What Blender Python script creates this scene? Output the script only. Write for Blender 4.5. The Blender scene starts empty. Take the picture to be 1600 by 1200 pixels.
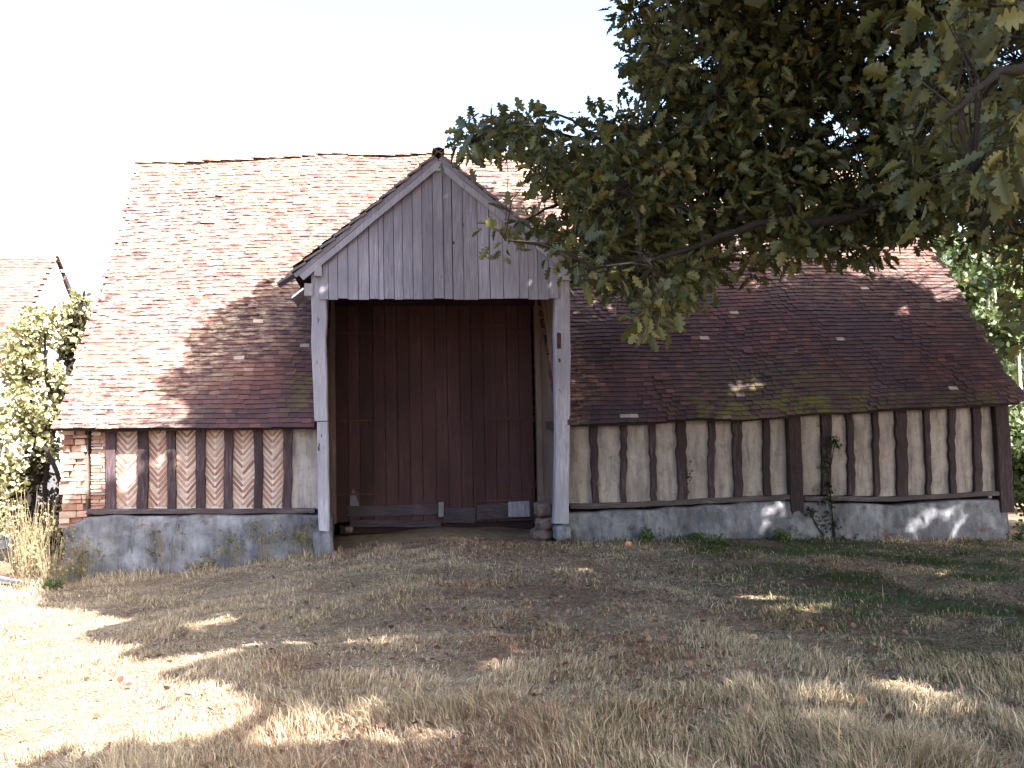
import bpy, math, random
import numpy as np
from mathutils import Vector, Matrix, Euler
from mathutils.bvhtree import BVHTree
random.seed(7); rng = np.random.default_rng(7)
SC = bpy.context.scene; COL = SC.collection
PI = math.pi
rad = math.radians
# ------------------------------------------------------------------ camera
F = 1400.0; YAW = rad(7.57); PIT = rad(3.6); ROL = rad(-1.2); CAM = Vector((0, -15, 1.6))
RM = Matrix.Rotation(-YAW, 3, 'Z') @ Matrix.Rotation(PI/2+PIT, 3, 'X') @ Matrix.Rotation(ROL, 3, 'Z')
RT = RM.transposed()
cd = bpy.data.cameras.new('camera'); cam = bpy.data.objects.new('camera', cd); COL.objects.link(cam)
cam.matrix_world = Matrix.Translation(CAM) @ RM.to_4x4()
cd.sensor_width = 36; cd.lens = 36*F/1600; cd.clip_end = 2000; cd.clip_start = .05
SC.camera = cam
def at(px, py, Y):
    d = RM @ Vector(((px-800)/F, -(py-600)/F, -1)); t = (Y-CAM.y)/d.y
    return CAM + d*t
def ray(px, py, dist):
    d = (RM @ Vector(((px-800)/F, -(py-600)/F, -1))); return CAM + d*dist
def proj(P):                       # numpy (n,3) -> px,py,depth
    q = (np.asarray(P) - np.array(CAM)) @ np.array(RM)
    z = -q[:, 2]; zz = np.where(z > .05, z, .05)
    return 800+F*q[:, 0]/zz, 600-F*q[:, 1]/zz, z
SUN_EL = rad(45); SUN_AZ = rad(35)
SD = Vector((math.sin(SUN_AZ)*math.cos(SUN_EL), -math.cos(SUN_AZ)*math.cos(SUN_EL), math.sin(SUN_EL)))
# ------------------------------------------------------------------ noise
_perm = rng.random((64, 64))
def vnoise(x, y):
    x = np.asarray(x, float); y = np.asarray(y, float)
    xi = np.floor(x).astype(int); yi = np.floor(y).astype(int); fx = x-xi; fy = y-yi
    fx = fx*fx*(3-2*fx); fy = fy*fy*(3-2*fy)
    g = lambda a, b: _perm[a % 64, b % 64]
    return (g(xi, yi)*(1-fx)+g(xi+1, yi)*fx)*(1-fy)+(g(xi, yi+1)*(1-fx)+g(xi+1, yi+1)*fx)*fy
def fbm(x, y): return (vnoise(x, y)+.5*vnoise(2.1*x+9, 2.1*y+4)+.25*vnoise(4.3*x+3, 4.3*y+7))/1.75
# ------------------------------------------------------------------ materials
def mat(name, rough=.9):
    m = bpy.data.materials.new(name); m.use_nodes = True
    nt = m.node_tree; b = nt.nodes['Principled BSDF']; b.inputs['Roughness'].default_value = rough
    b.inputs['Specular IOR Level'].default_value = .25
    return m, nt, b
def N(nt, t, **k):
    n = nt.nodes.new(t)
    for a, v in k.items():
        if a in n.inputs: n.inputs[a].default_value = v
        else: setattr(n, a, v)
    return n
def ramp(nt, src, stops):
    r = nt.nodes.new('ShaderNodeValToRGB'); e = r.color_ramp.elements
    while len(e) < len(stops): e.new(.5)
    for i, (p, c) in enumerate(stops): e[i].position = p; e[i].color = (*c, 1) if len(c) == 3 else c
    nt.links.new(src, r.inputs[0]); return r.outputs[0]
def noise(nt, scale, detail=6, rough=.6, stretch=(1, 1, 1), dist=0):
    tc = N(nt, 'ShaderNodeTexCoord'); mp = N(nt, 'ShaderNodeMapping'); mp.inputs['Scale'].default_value = stretch
    nt.links.new(tc.outputs['Object'], mp.inputs[0])
    n = N(nt, 'ShaderNodeTexNoise', Scale=scale, Detail=detail, Roughness=rough, Distortion=dist)
    nt.links.new(mp.outputs[0], n.inputs['Vector']); return n.outputs['Fac']
def mix(nt, fac, a, b, mode='MIX'):
    m = N(nt, 'ShaderNodeMix', data_type='RGBA', blend_type=mode)
    for s, v in ((0, fac), (6, a), (7, b)):
        if hasattr(v, 'default_value') or hasattr(v, 'links'): nt.links.new(v, m.inputs[s])
        else: m.inputs[s].default_value = v if s == 0 else (*v, 1)
    return m.outputs[2]
def bump(nt, b, h, strength=.5, dist=.02):
    n = N(nt, 'ShaderNodeBump', Strength=strength, Distance=dist)
    nt.links.new(h, n.inputs['Height']); nt.links.new(n.outputs[0], b.inputs['Normal'])
def attr(nt, name='tint'): return N(nt, 'ShaderNodeAttribute', attribute_name=name).outputs['Color']
def thresh(nt, src, a, b): return ramp(nt, src, [(a, (0, 0, 0)), (b, (1, 1, 1))])

def m_wood(name, c0, c1, c2, stretch=(14, 14, 1.2), worm=True):
    m, nt, b = mat(name, .85)
    g = noise(nt, 3.0, 8, .7, stretch, .6); big = noise(nt, 1.3, 3, .5, (1, 1, .5))
    c = ramp(nt, g, [(.28, c0), (.5, c1), (.72, c2)])
    c = mix(nt, thresh(nt, big, .35, .7), c, tuple(.62*v for v in c1))
    c = mix(nt, .85, c, attr(nt), 'MULTIPLY')
    if worm:
        sp = noise(nt, 9, 3, .5, (1, 1, .35)); c = mix(nt, thresh(nt, sp, .69, .73), c, (.05, .03, .028))
    nt.links.new(c, b.inputs['Base Color']); bump(nt, b, g, .7, .012); return m
M = {}
M['grey_wood'] = m_wood('weathered_grey_wood', (.18, .178, .205), (.33, .33, .38), (.48, .485, .54))
M['board'] = m_wood('gable_board_wood', (.12, .115, .135), (.27, .268, .32), (.42, .42, .48), (18, 18, .8))
M['stud'] = m_wood('dark_stud_wood', (.016, .011, .014), (.036, .025, .03), (.12, .10, .11))
M['door'] = m_wood('dark_door_wood', (.026, .014, .017), (.052, .027, .03), (.115, .065, .066), (20, 20, .7), False)
M['inner_wood'] = m_wood('inner_cheek_wood', (.11, .075, .065), (.2, .145, .13), (.34, .27, .25))
M['beam'] = m_wood('old_beam_wood', (.035, .028, .033), (.08, .067, .072), (.2, .175, .19), (1.2, 12, 12))
M['pale_wood'] = m_wood('pale_patch_wood', (.1, .1, .11), (.24, .24, .265), (.42, .42, .45), (9, 9, 1.5))

def m_tile(name, moss=True):
    m, nt, b = mat(name, .9)
    t = attr(nt); sep = N(nt, 'ShaderNodeSeparateColor'); nt.links.new(t, sep.inputs[0])
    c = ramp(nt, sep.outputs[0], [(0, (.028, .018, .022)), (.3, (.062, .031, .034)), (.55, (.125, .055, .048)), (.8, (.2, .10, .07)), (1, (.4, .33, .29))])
    big = noise(nt, .55, 4, .6); c = mix(nt, thresh(nt, big, .42, .62), c, mix(nt, .5, c, (.06, .045, .056)))
    fine = noise(nt, 13, 5, .7)
    lich_sun = noise(nt, 7.5, 6, .8, (.55, 1, 1.7)); lf = thresh(nt, lich_sun, .46, .60)
    c = mix(nt, N_mul(nt, lf, sep.outputs[1]), c, (.50, .385, .27))  # lichen colour, also stands in for sunlight on the barn roof
    if moss:
        ms = noise(nt, 3.2, 5, .7); c = mix(nt, N_mul(nt, thresh(nt, ms, .44, .56), sep.outputs[2]), c, (.10, .09, .025))
    c = mix(nt, thresh(nt, fine, .3, .75), mix(nt, 1, c, (.72, .72, .72), 'MULTIPLY'), c)
    nt.links.new(c, b.inputs['Base Color']); bump(nt, b, fine, .5, .01); return m
def N_mul(nt, a, b):
    n = N(nt, 'ShaderNodeMath', operation='MULTIPLY'); nt.links.new(a, n.inputs[0]); nt.links.new(b, n.inputs[1]); return n.outputs[0]
M['tile'] = m_tile('old_clay_tiles')

def m_plaster(name, base, dirt, stain, sc=1.6, lo=.35, hi=.7, red=None):
    m, nt, b = mat(name, .95)
    a = noise(nt, sc, 6, .65, dist=.3); f = noise(nt, 16, 5, .7); k = noise(nt, sc*2.7, 5, .7)
    c = mix(nt, thresh(nt, a, lo, hi), base, dirt)
    c = mix(nt, thresh(nt, k, .57, .72), c, stain)
    if red:
        c = mix(nt, thresh(nt, noise(nt, 1.9, 7, .75, (1, 1, 1.5)), .60, .68), c, red); c = mix(nt, thresh(nt, noise(nt, 2.6, 6, .7, (3, 3, .5)), .45, .7), c, mix(nt, 1, c, (.45, .45, .49), 'MULTIPLY'))
    c = mix(nt, thresh(nt, f, .3, .8), mix(nt, 1, c, (.75, .75, .75), 'MULTIPLY'), c)
    nt.links.new(c, b.inputs['Base Color']); bump(nt, b, mix(nt, .4, k, f), .6, .015); return m
M['plaster'] = m_plaster('cream_daub', (.39, .36, .345), (.28, .25, .245), (.19, .155, .145), 1.6, .35, .7, (.27, .205, .18))
M['plinth'] = m_plaster('limewashed_plinth', (.27, .285, .325), (.13, .135, .155), (.06, .05, .052), 1.7, .34, .56, (.17, .10, .085))
M['rubble'] = m_plaster('rubble_stone', (.22, .18, .165), (.13, .09, .08), (.08, .05, .045), 5, .35, .6, (.17, .09, .07))
M['whitewall'] = m_plaster('white_limewash', (.76, .75, .72), (.68, .66, .62), (.6, .56, .52))
def m_brick(name):
    m, nt, b = mat(name, .9); f = noise(nt, 14, 5, .7)
    c = mix(nt, thresh(nt, f, .3, .75), mix(nt, 1, attr(nt), (.6, .6, .6), 'MULTIPLY'), attr(nt))
    nt.links.new(c, b.inputs['Base Color']); bump(nt, b, f, .6, .01); return m
M['brick'] = m_brick('old_brick')
def m_mortar(name):
    m, nt, b = mat(name, .95); f = noise(nt, 9, 5, .7)
    nt.links.new(ramp(nt, f, [(.3, (.36, .33, .32)), (.7, (.56, .53, .51))]), b.inputs['Base Color']); bump(nt, b, f, .6, .01); return m
M['mortar'] = m_mortar('lime_mortar')
def m_leaf(name, trans=.35, gloss=.5):
    m, nt, b = mat(name, gloss); b.inputs['Specular IOR Level'].default_value = .35
    c = attr(nt); nt.links.new(c, b.inputs['Base Color'])
    tr = N(nt, 'ShaderNodeBsdfTranslucent'); nt.links.new(mix(nt, .6, c, (1.0, .9, .3), 'MULTIPLY'), tr.inputs[0])
    ms = N(nt, 'ShaderNodeMixShader'); ms.inputs[0].default_value = trans
    out = nt.nodes['Material Output']; nt.links.new(b.outputs[0], ms.inputs[1]); nt.links.new(tr.outputs[0], ms.inputs[2])
    nt.links.new(ms.outputs[0], out.inputs[0]); return m
M['leaf'] = m_leaf('oak_leaf', .3)
M['bush_leaf'] = m_leaf('bush_leaf', .35)
M['grass'] = m_leaf('grass_blade', .3, .8)
def m_bark(name, a, b_, st=(6, 6, 1)):
    m, nt, b = mat(name, .95); f = noise(nt, 4, 6, .7, st, .5)
    nt.links.new(ramp(nt, f, [(.3, a), (.7, b_)]), b.inputs['Base Color']); bump(nt, b, f, .8, .03); return m
M['bark'] = m_bark('oak_bark', (.009, .007, .006), (.024, .02, .017))
M['birch'] = m_bark('pale_bark', (.12, .1, .09), (.62, .58, .54), (3, 3, 9))
M['stem'] = m_bark('dry_stem', (.13, .10, .065), (.3, .25, .16))
m, nt, b = mat('dull_zinc', .4); b.inputs['Metallic'].default_value = .7
nt.links.new(ramp(nt, noise(nt, 8), [(.3, (.42, .45, .48)), (.7, (.68, .71, .75))]), b.inputs['Base Color']); M['zinc'] = m
m, nt, b = mat('rust_iron', .8)
nt.links.new(ramp(nt, noise(nt, 12), [(.3, (.03, .018, .016)), (.7, (.09, .045, .035))]), b.inputs['Base Color']); M['iron'] = m
m, nt, b = mat('fruit_skin', .4); nt.links.new(ramp(nt, noise(nt, 20), [(.3, (.5, .1, .07)), (.7, (.62, .36, .2))]), b.inputs['Base Color']); M['fruit'] = m
# ------------------------------------------------------------------ mesh helper
class MB:
    def __init__(s): s.v = []; s.f = []; s.c = []; s.n = 0
    def add(s, V, Fc, col=(1, 1, 1)):
        V = [tuple(v) for v in V]; s.v += V
        s.f += [tuple(i+s.n for i in f) for f in Fc]; s.n += len(V)
        s.c += ([col]*len(V) if not isinstance(col, list) else col)
    def beam(s, p0, p1, w, d, n=8, jit=.006, side=None, w1=None, cham=.12, col=None, bow=0):
        """chamfered, slightly crooked timber from p0 to p1; w across, d deep"""
        p0 = Vector(p0); p1 = Vector(p1); ax = (p1-p0).normalized()
        side = Vector(side) if side else (Vector((1, 0, 0)) if abs(ax.x) < .8 else Vector((0, 0, 1)))
        dp = ax.cross(side).normalized(); sd = dp.cross(ax).normalized()
        V = []; w1 = w if w1 is None else w1; dp = -dp
        ph = random.random()*6.3
        for i in range(n+1):
            t = i/n; ww = (w+(w1-w)*t)/2*(1+random.uniform(-1, 1)*jit*4); dd = d/2
            c = p0.lerp(p1, t)+sd*(random.uniform(-1, 1)*jit+bow*math.sin(t*PI+ph*.2)) + dp*random.uniform(-1, 1)*jit*.5
            k = min(ww, dd)*cham
            for a, b_ in ((-ww, -dd+k), (-ww+k, -dd), (ww-k, -dd), (ww, -dd+k), (ww, dd-k), (ww-k, dd), (-ww+k, dd), (-ww, dd-k)):
                V.append(c+sd*a+dp*b_)
        Fc = [[r*8+j, r*8+(j+1) % 8, (r+1)*8+(j+1) % 8, (r+1)*8+j] for r in range(n) for j in range(8)]
        Fc += [list(range(7, -1, -1)), [n*8+j for j in range(8)]]
        k = random.uniform(.75, 1.1) if col is None else None
        s.add(V, Fc, (k, k, k*random.uniform(.97, 1.02)) if col is None else col)
    def box(s, lo, hi, col=(1, 1, 1), jit=0, rot=None):
        lo = Vector(lo); hi = Vector(hi); c = (lo+hi)/2; V = []
        for x, y, z in ((0, 0, 0), (1, 0, 0), (1, 1, 0), (0, 1, 0), (0, 0, 1), (1, 0, 1), (1, 1, 1), (0, 1, 1)):
            p = Vector((hi.x if x else lo.x, hi.y if y else lo.y, hi.z if z else lo.z))
            p += Vector([random.uniform(-jit, jit) for _ in range(3)])
            if rot: p = c + rot @ (p-c)
            V.append(p)
        s.add(V, [(3, 2, 1, 0), (4, 5, 6, 7), (0, 1, 5, 4), (1, 2, 6, 5), (2, 3, 7, 6), (3, 0, 4, 7)], col)
    def tube(s, pts, r, k=6, col=(1, 1, 1)):
        pts = [Vector(p) for p in pts]; V = []; n = len(pts)
        for i, p in enumerate(pts):
            ax = (pts[min(i+1, n-1)]-pts[max(i-1, 0)]).normalized()
            a = ax.orthogonal().normalized() if abs(ax.z) > .9 else ax.cross(Vector((0, 0, 1))).normalized()
            b_ = ax.cross(a); rr = r[i] if isinstance(r, (list, tuple)) else r
            V += [p+a*(rr*math.cos(j*2*PI/k))+b_*(rr*math.sin(j*2*PI/k)) for j in range(k)]
        s.add(V, [[r_*k+j, r_*k+(j+1) % k, (r_+1)*k+(j+1) % k, (r_+1)*k+j] for r_ in range(n-1) for j in range(k)]+[list(range(k)), [(n-1)*k+j for j in range(k-1, -1, -1)]], col)
    def build(s, name, m, parent=None, smooth=False, **tags):
        me = bpy.data.meshes.new(name); me.from_pydata([tuple(v) for v in s.v], [], s.f)
        a = me.color_attributes.new('tint', 'FLOAT_COLOR', 'POINT')
        a.data.foreach_set('color', np.column_stack([np.array(s.c, float).reshape(-1, 3), np.ones(len(s.c))]).ravel())
        return finish(me, name, m, parent, smooth, **tags)
def finish(me, name, m, parent=None, smooth=False, **tags):
    me.materials.append(m)
    if smooth: me.polygons.foreach_set('use_smooth', [True]*len(me.polygons))
    me.update(); o = bpy.data.objects.new(name, me); COL.objects.link(o)
    if parent: o.parent = parent; o.matrix_parent_inverse = Matrix.Translation(-parent.location)
    for k, v in tags.items(): o[k] = v
    return o
def np_mesh(name, V, nper, faces, C, m, parent=None, **tags):
    """V (n*nper,3) verts; faces: list of index tuples inside one element; C (n*nper,3)"""
    n = len(V)//nper; me = bpy.data.meshes.new(name)
    me.vertices.add(len(V)); me.vertices.foreach_set('co', np.asarray(V, np.float32).ravel())
    base = np.concatenate([np.array(f) for f in faces]); L = len(base)
    idx = (np.arange(n)[:, None]*nper+base[None, :]).ravel().astype(np.int32)
    ln = np.array([len(f) for f in faces]); st = np.concatenate([[0], np.cumsum(ln)[:-1]])
    me.loops.add(len(idx)); me.loops.foreach_set('vertex_index', idx)
    me.polygons.add(n*len(faces)); me.polygons.foreach_set('loop_start', (np.arange(n)[:, None]*L+st[None, :]).ravel().astype(np.int32))
    me.update(calc_edges=True)
    a = me.color_attributes.new('tint', 'FLOAT_COLOR', 'POINT')
    a.data.foreach_set('color', np.column_stack([C, np.ones(len(C))]).astype(np.float32).ravel())
    return finish(me, name, m, parent, False, **tags)
def thing(name, loc, label, cat, group=None):
    o = bpy.data.objects.new(name, None); COL.objects.link(o); o.location = loc; o.empty_display_size = .3
    o['label'] = label; o['category'] = cat
    if group: o['group'] = group
    return o
# ------------------------------------------------------------------ ground height
_gx = [(-12, -.55), (-6, -.52), (-5.1, -.50), (-3, -.36), (-1.3, -.16), (.8, 0.02), (3, -.12), (5.5, -.17), (8, -.26), (11, -.36), (16, -.45), (40, -.6)]
_gxa = np.array(_gx)
def gh(x, y):
    x = np.asarray(x, float); y = np.asarray(y, float)
    w = np.interp(x, _gxa[:, 0], _gxa[:, 1]); t = np.clip((y+13)/12, 0, 1); t = t*t*(3-2*t)
    near = np.clip(-.03*(np.abs(x)-2), -.3, 0)
    h = near*(1-t)+w*t
    return h + (fbm(x*.9+20, y*.9+20)-.5)*.16*np.clip((40-np.hypot(x, y))/30, 0, 1)*np.where(y > -.6, .25, 1) + (vnoise(x*3+5, y*3)-.5)*.035
def ghs(x, y): return float(gh(x, y))
# ground sheet
def grid_axis(lo, hi, far, step):
    a = list(np.arange(lo, hi+.01, step)); b = hi
    while b < far: b = hi+(b-hi)*1.35+step*2; a.append(b)
    b = lo
    while b > -far: b = lo-((lo-b)*1.35+step*2); a.insert(0, b)
    return np.array(a)
gxs = grid_axis(-10, 14, 600, .12); gys = grid_axis(-14, 3, 600, .12)
GX, GY = np.meshgrid(gxs, gys); GZ = gh(GX, GY)
nx, ny = len(gxs), len(gys)
V = np.column_stack([GX.ravel(), GY.ravel(), GZ.ravel()])
ii, jj = np.meshgrid(np.arange(nx-1), np.arange(ny-1)); q = (jj*nx+ii).ravel()
me = bpy.data.meshes.new('ground'); me.from_pydata(V.tolist(), [], np.column_stack([q, q+1, q+nx+1, q+nx]).tolist())
m, nt, b = mat('dry_ground', 1)
n1 = noise(nt, .5, 5, .6); n2 = noise(nt, 5, 8, .75); n3 = noise(nt, 30, 5, .8)
c = ramp(nt, n2, [(.3, (.13, .085, .06)), (.5, (.24, .175, .12)), (.7, (.36, .29, .19))])
c = mix(nt, thresh(nt, n1, .45, .62), c, ramp(nt, n2, [(.3, (.09, .055, .045)), (.7, (.2, .135, .095))]))
c = mix(nt, thresh(nt, n3, .35, .7), mix(nt, 1, c, (.6, .58, .56), 'MULTIPLY'), c)
nt.links.new(c, b.inputs['Base Color']); bump(nt, b, mix(nt, .5, n2, n3), 1, .04)
finish(me, 'ground', m, None, True, kind='structure')
# ================================================================== THE BARN
def X(px, py, Y=0): return at(px, py, Y).x
def Z(px, py, Y=0): return at(px, py, Y).z
barn = thing('timber_barn', (3, 0, 0), 'long half-timbered barn with steep mottled clay tile roof and open boarded cart porch', 'barn')
EY = -.3; RY = 4.0; XL = -5.22; XR = 11.22
ev = [(90, 674), (300, 669), (490, 667), (700, 664), (890, 663), (1000, 661), (1200, 654), (1310, 644), (1450, 639), (1600, 630)]
ev = np.array([[at(a, b, EY).x, at(a, b, EY).z] for a, b in ev])
rd = [(205, 256), (350, 249), (500, 241), (680, 240), (840, 241), (1100, 244), (1372, 254)]
rd = np.array([[at(a, b, RY).x, at(a, b, RY).z] for a, b in rd])
def roofp(x, v, lift=0):
    """point on the roof: x along, v metres up slope ratio 0..1"""
    e = np.interp(x, ev[:, 0], ev[:, 1]); r = np.interp(x, rd[:, 0], rd[:, 1])
    sag = -.10*np.sin(v*PI)*(.6+.8*vnoise(x*.35, v*2+3)) + .085*(vnoise(x*1.0, v*4)-.5)+.03*(vnoise(x*2.7+5, v*11)-.5)
    y = EY+(RY-EY)*v; z = e+(r-e)*v
    return x, y-sag*.8-lift*.8*1, z+sag*.55+lift*.6
def skew(v): return -.05+ .12*v    # the left verge leans a touch
PX, PZ = .79, 6.22; PSL = .815     # porch ridge x, z, slope
def zp(x): return PZ-PSL*abs(x-PX)
SL = 7.3; EXP = .098; NC = int(SL/EXP)
def slab(p, ux, uv, un, w, l, th, lift):
    """tile slab: p tail-centre, ux width dir, uv up slope, un normal"""
    a = p-ux*(w/2)+un*lift; b_ = p+ux*(w/2)+un*lift
    c_ = b_+uv*l-un*lift; d_ = a+uv*l-un*lift
    return [a, b_, c_, d_, a-un*th, b_-un*th]
TF = [(0, 1, 2, 3), (4, 5, 1, 0), (1, 5, 2), (0, 3, 4)]
mb = MB(); ux = Vector((1, 0, 0))
for i in range(NC):
    v = i/NC; off = (i % 2)*.085+random.uniform(-.015, .015)
    x = XL+off+random.uniform(-.03, .03)
    wav = random.uniform(-.004, .004)
    while x < XR-.05:
        w = .165+random.uniform(-.012, .008); xc = x+w/2; x += w+.004
        _, y, z = roofp(xc, v); 
        if abs(xc-PX) < 1.98 and z < zp(xc)-.03: continue
        _, y2, z2 = roofp(xc, min(v+.03, 1.0))
        uv = (Vector((0, y2, z2))-Vector((0, y, z))).normalized(); un = Vector((0, -uv.z, uv.y))
        p = Vector((xc, y, z))+uv*(wav+random.uniform(-.006, .006)+.03*(vnoise(xc*1.3, v*14)-.5))+un*.012
        u2 = (ux+uv*random.gauss(0, .012)+un*random.gauss(0, .012)).normalized()
        slip = random.random() < .006
        if slip: p += un*.015; u2 = (ux+uv*random.uniform(-.12, .12)).normalized()
        lift = .028+random.uniform(0, .009)
        # colour channels: r tone with painted shade, g lichen plus painted sunlight, b moss
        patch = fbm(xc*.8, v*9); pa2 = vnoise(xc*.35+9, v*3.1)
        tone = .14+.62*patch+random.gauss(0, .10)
        if xc > 3: tone -= .20*np.clip(1.35-1.3*v, 0, 1)  # shade painted into the right slope, fading towards the lit ridge
        li = np.clip(.1+1.3*(v-.35)+.6*(pa2-.5), 0, 1) if xc > 3 else np.clip(.12+1.25*(v-.1)+1.0*np.clip((-2.2-xc)/2.2, -.2, .7)+.7*(pa2-.5), 0, 1)  # lichen, thickened where sun falls and thinned in shade: painted light
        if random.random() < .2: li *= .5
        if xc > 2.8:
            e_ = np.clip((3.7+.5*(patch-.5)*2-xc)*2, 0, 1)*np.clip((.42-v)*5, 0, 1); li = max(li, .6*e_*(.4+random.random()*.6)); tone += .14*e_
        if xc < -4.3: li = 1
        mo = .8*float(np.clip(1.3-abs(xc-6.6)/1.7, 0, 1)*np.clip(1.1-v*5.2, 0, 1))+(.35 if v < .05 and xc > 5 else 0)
        if random.random() < .004: tone = 1.0
        if -1.75 < xc < -1.38 and .03 < v < .16: mo = .5
        s_ = slab(p, u2, uv, un, w, .19, .014, lift)
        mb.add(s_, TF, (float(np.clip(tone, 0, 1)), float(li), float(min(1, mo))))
        if (v*NC < 1): pass
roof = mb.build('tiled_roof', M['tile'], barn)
# ridge capping
mb = MB(); x = XL+.05; k = 0
while x < XR-.2:
    L = .36; _, y, z = roofp(x+L/2, 1.0); pts = []
    r0 = .12+random.uniform(-.008, .008); zz = z+random.uniform(-.012, .012)
    V = []
    for e, rr in ((0, r0+.012), (1, r0-.008)):
        for a in range(9):
            th = PI*a/8; V.append((x+e*L, RY+math.cos(th)*rr*1.1, zz-.05+math.sin(th)*rr))
    mb.add(V, [(a, a+1, a+10, a+9) for a in range(8)], (random.uniform(.7, 1), 1, 0)); x += L-.03; k += 1
mb.build('ridge_capping', M['tile'], roof)
# deck under the tiles + rear slope
mb = MB(); xs = np.arange(XL+.03, XR, .12); vs = np.linspace(0.004, 1, 60)
for i in range(len(xs)-1):
    for j in range(len(vs)-1):
        xm = (xs[i]+xs[i+1])/2; _, _, zm = roofp(xm, (vs[j]+vs[j+1])/2)
        if abs(xm-PX) < 1.93 and zm < zp(xm)-.1: continue
        P = []
        for (a, b_) in ((xs[i], vs[j]), (xs[i+1], vs[j]), (xs[i+1], vs[j+1]), (xs[i], vs[j+1])):
            _, y, z = roofp(a, b_); P.append((a, y+.012, z-.012))
        P2 = [(p[0], p[1]+.02, p[2]-.03) for p in P]
        mb.add(P+P2, [(0, 1, 2, 3), (7, 6, 5, 4), (0, 4, 5, 1), (1, 5, 6, 2), (2, 6, 7, 3), (3, 7, 4, 0)], (.55, .5, .5))
mb.build('roof_deck', M['stud'], roof)
mb = MB(); nxx = 40
V = []; Fc = []
for i in range(nxx+1):
    x = XL+(XR-XL)*i/nxx; _, y, z = roofp(x, 1.0)
    V += [(x, RY, z-.02), (x, 8.4, 1.9), (x, 8.36, 1.84), (x, RY, z-.09)]
for i in range(nxx):
    a = i*4; b_ = a+4; Fc += [(a, a+1, b_+1, b_), (a+1, a+2, b_+2, b_+1), (a+2, a+3, b_+3, b_+2)]
mb.add(V, Fc, (.5, .5, 0)); mb.build('rear_roof_slope', M['tile'], roof)
# rafter feet and eave beam
def zeave(x): return float(np.interp(x, ev[:, 0], ev[:, 1]))
for x0, x1 in ((XL+.15, -1.36), (2.98, XR-.15)):
    n = 14; mb = MB()
    for i in range(n):
        a = x0+(x1-x0)*i/n; b_ = x0+(x1-x0)*(i+1)/n
        mb.beam((a, .06, zeave(a)+.14), (b_, .06, zeave(b_)+.14), .17, .2, 2, .004, side=(0, 0, 1), col=(.7, .65, .65))
    mb.build('wall_plate', M['beam'], barn)
x = XL+.2
while x < XR-.1:
    if not (-1.5 < x < 3.05):
        _, y0, z0 = roofp(x, .012); _, y1, z1 = roofp(x, .3)
        o_ = Vector((0, .045, -.06)); mb = MB(); mb.beam(Vector((x, y0, z0))+o_, Vector((x, y1, z1))+o_, .07, .08, 3, .003, col=(.8, .7, .7)); mb.build('rafter', M['stud'], roof)
    x += .42+random.uniform(-.05, .05)
# ---- plinth
def rough_wall(x0, x1, ztop, zbot, yf, depth, m, name, amp=.055, step=.045, seed=0, batter=.06):
    xs = np.arange(x0, x1+step*.5, step); xs[-1] = x1; nz = 22; V = []; nn = nz+3
    for x in xs:
        zt = ztop(x)+.05*(vnoise(x*3, 3+seed)-.6); zb = zbot(x)
        for j in range(nz+1):
            t = j/nz; z = zb+(zt-zb)*t
            y = yf-batter*(1-t)+amp*2*(fbm(x*2.3+seed, z*2.3)-.5)+.03*(vnoise(x*9+seed, z*9)-.5)+.012*(vnoise(x*22+seed, z*22)-.5)-.03*float(vnoise(x*5+2, z*3+seed) > .80)+(.02 if j == nz else 0)
            V.append((x, y, z))
        V.append((x, yf+.08, zt+.01)); V.append((x, yf+depth, zt))
    n = len(xs)
    Fc = [(i*nn+j, (i+1)*nn+j, (i+1)*nn+j+1, i*nn+j+1) for i in range(n-1) for j in range(nn-1)]
    Fc += [tuple(range(nn-1, -1, -1)), tuple((n-1)*nn+j for j in range(nn))]
    b_ = MB(); b_.add(V, Fc); return b_.build(name, m, barn, True)
pl = np.array([[X(a, b), Z(a, b)] for a, b in ((103, 822), (135, 806), (300, 803), (490, 803), (530, 806))])
pr = np.array([[X(a, b), Z(a, b)] for a, b in ((862, 806), (890, 799), (1000, 796), (1150, 786), (1235, 783), (1400, 788), (1570, 779))])
rough_wall(pl[0, 0], X(521, 830), lambda x: np.interp(x, pl[:, 0], pl[:, 1]), lambda x: ghs(x, -.2)-.15, -.07, .4, M['plinth'], 'plinth_wall', seed=1)
rough_wall(X(866, 830), XR-.32, lambda x: np.interp(x, pr[:, 0], pr[:, 1]), lambda x: ghs(x, -.2)-.15, -.07, .4, M['plinth'], 'plinth_wall', seed=5, amp=.05)
# ---- sill beams
def polybeam(pts, Y, w, d, name, m, lab=None):
    mb = MB(); P = [at(a, b_, Y) for a, b_ in pts]
    for i in range(len(P)-1):
        mb.beam(P[i], P[i+1]+(P[i+1]-P[i]).normalized()*.004, w, d, 5, .008, side=(0, 0, 1), col=(.9, .88, .9))
    return mb.build(name, m, barn, **({'label': lab} if lab else {}))
polybeam([(133, 799), (300, 798), (492, 798)], 0.0, .075, .17, 'sill_beam', M['beam'])
polybeam([(890, 791), (1000, 788), (1080, 784), (1235, 776)], 0.0, .085, .17, 'sill_beam', M['beam'])
polybeam([(1254, 779), (1400, 779), (1560, 770)], 0.0, .08, .17, 'sill_beam', M['beam'])
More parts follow.
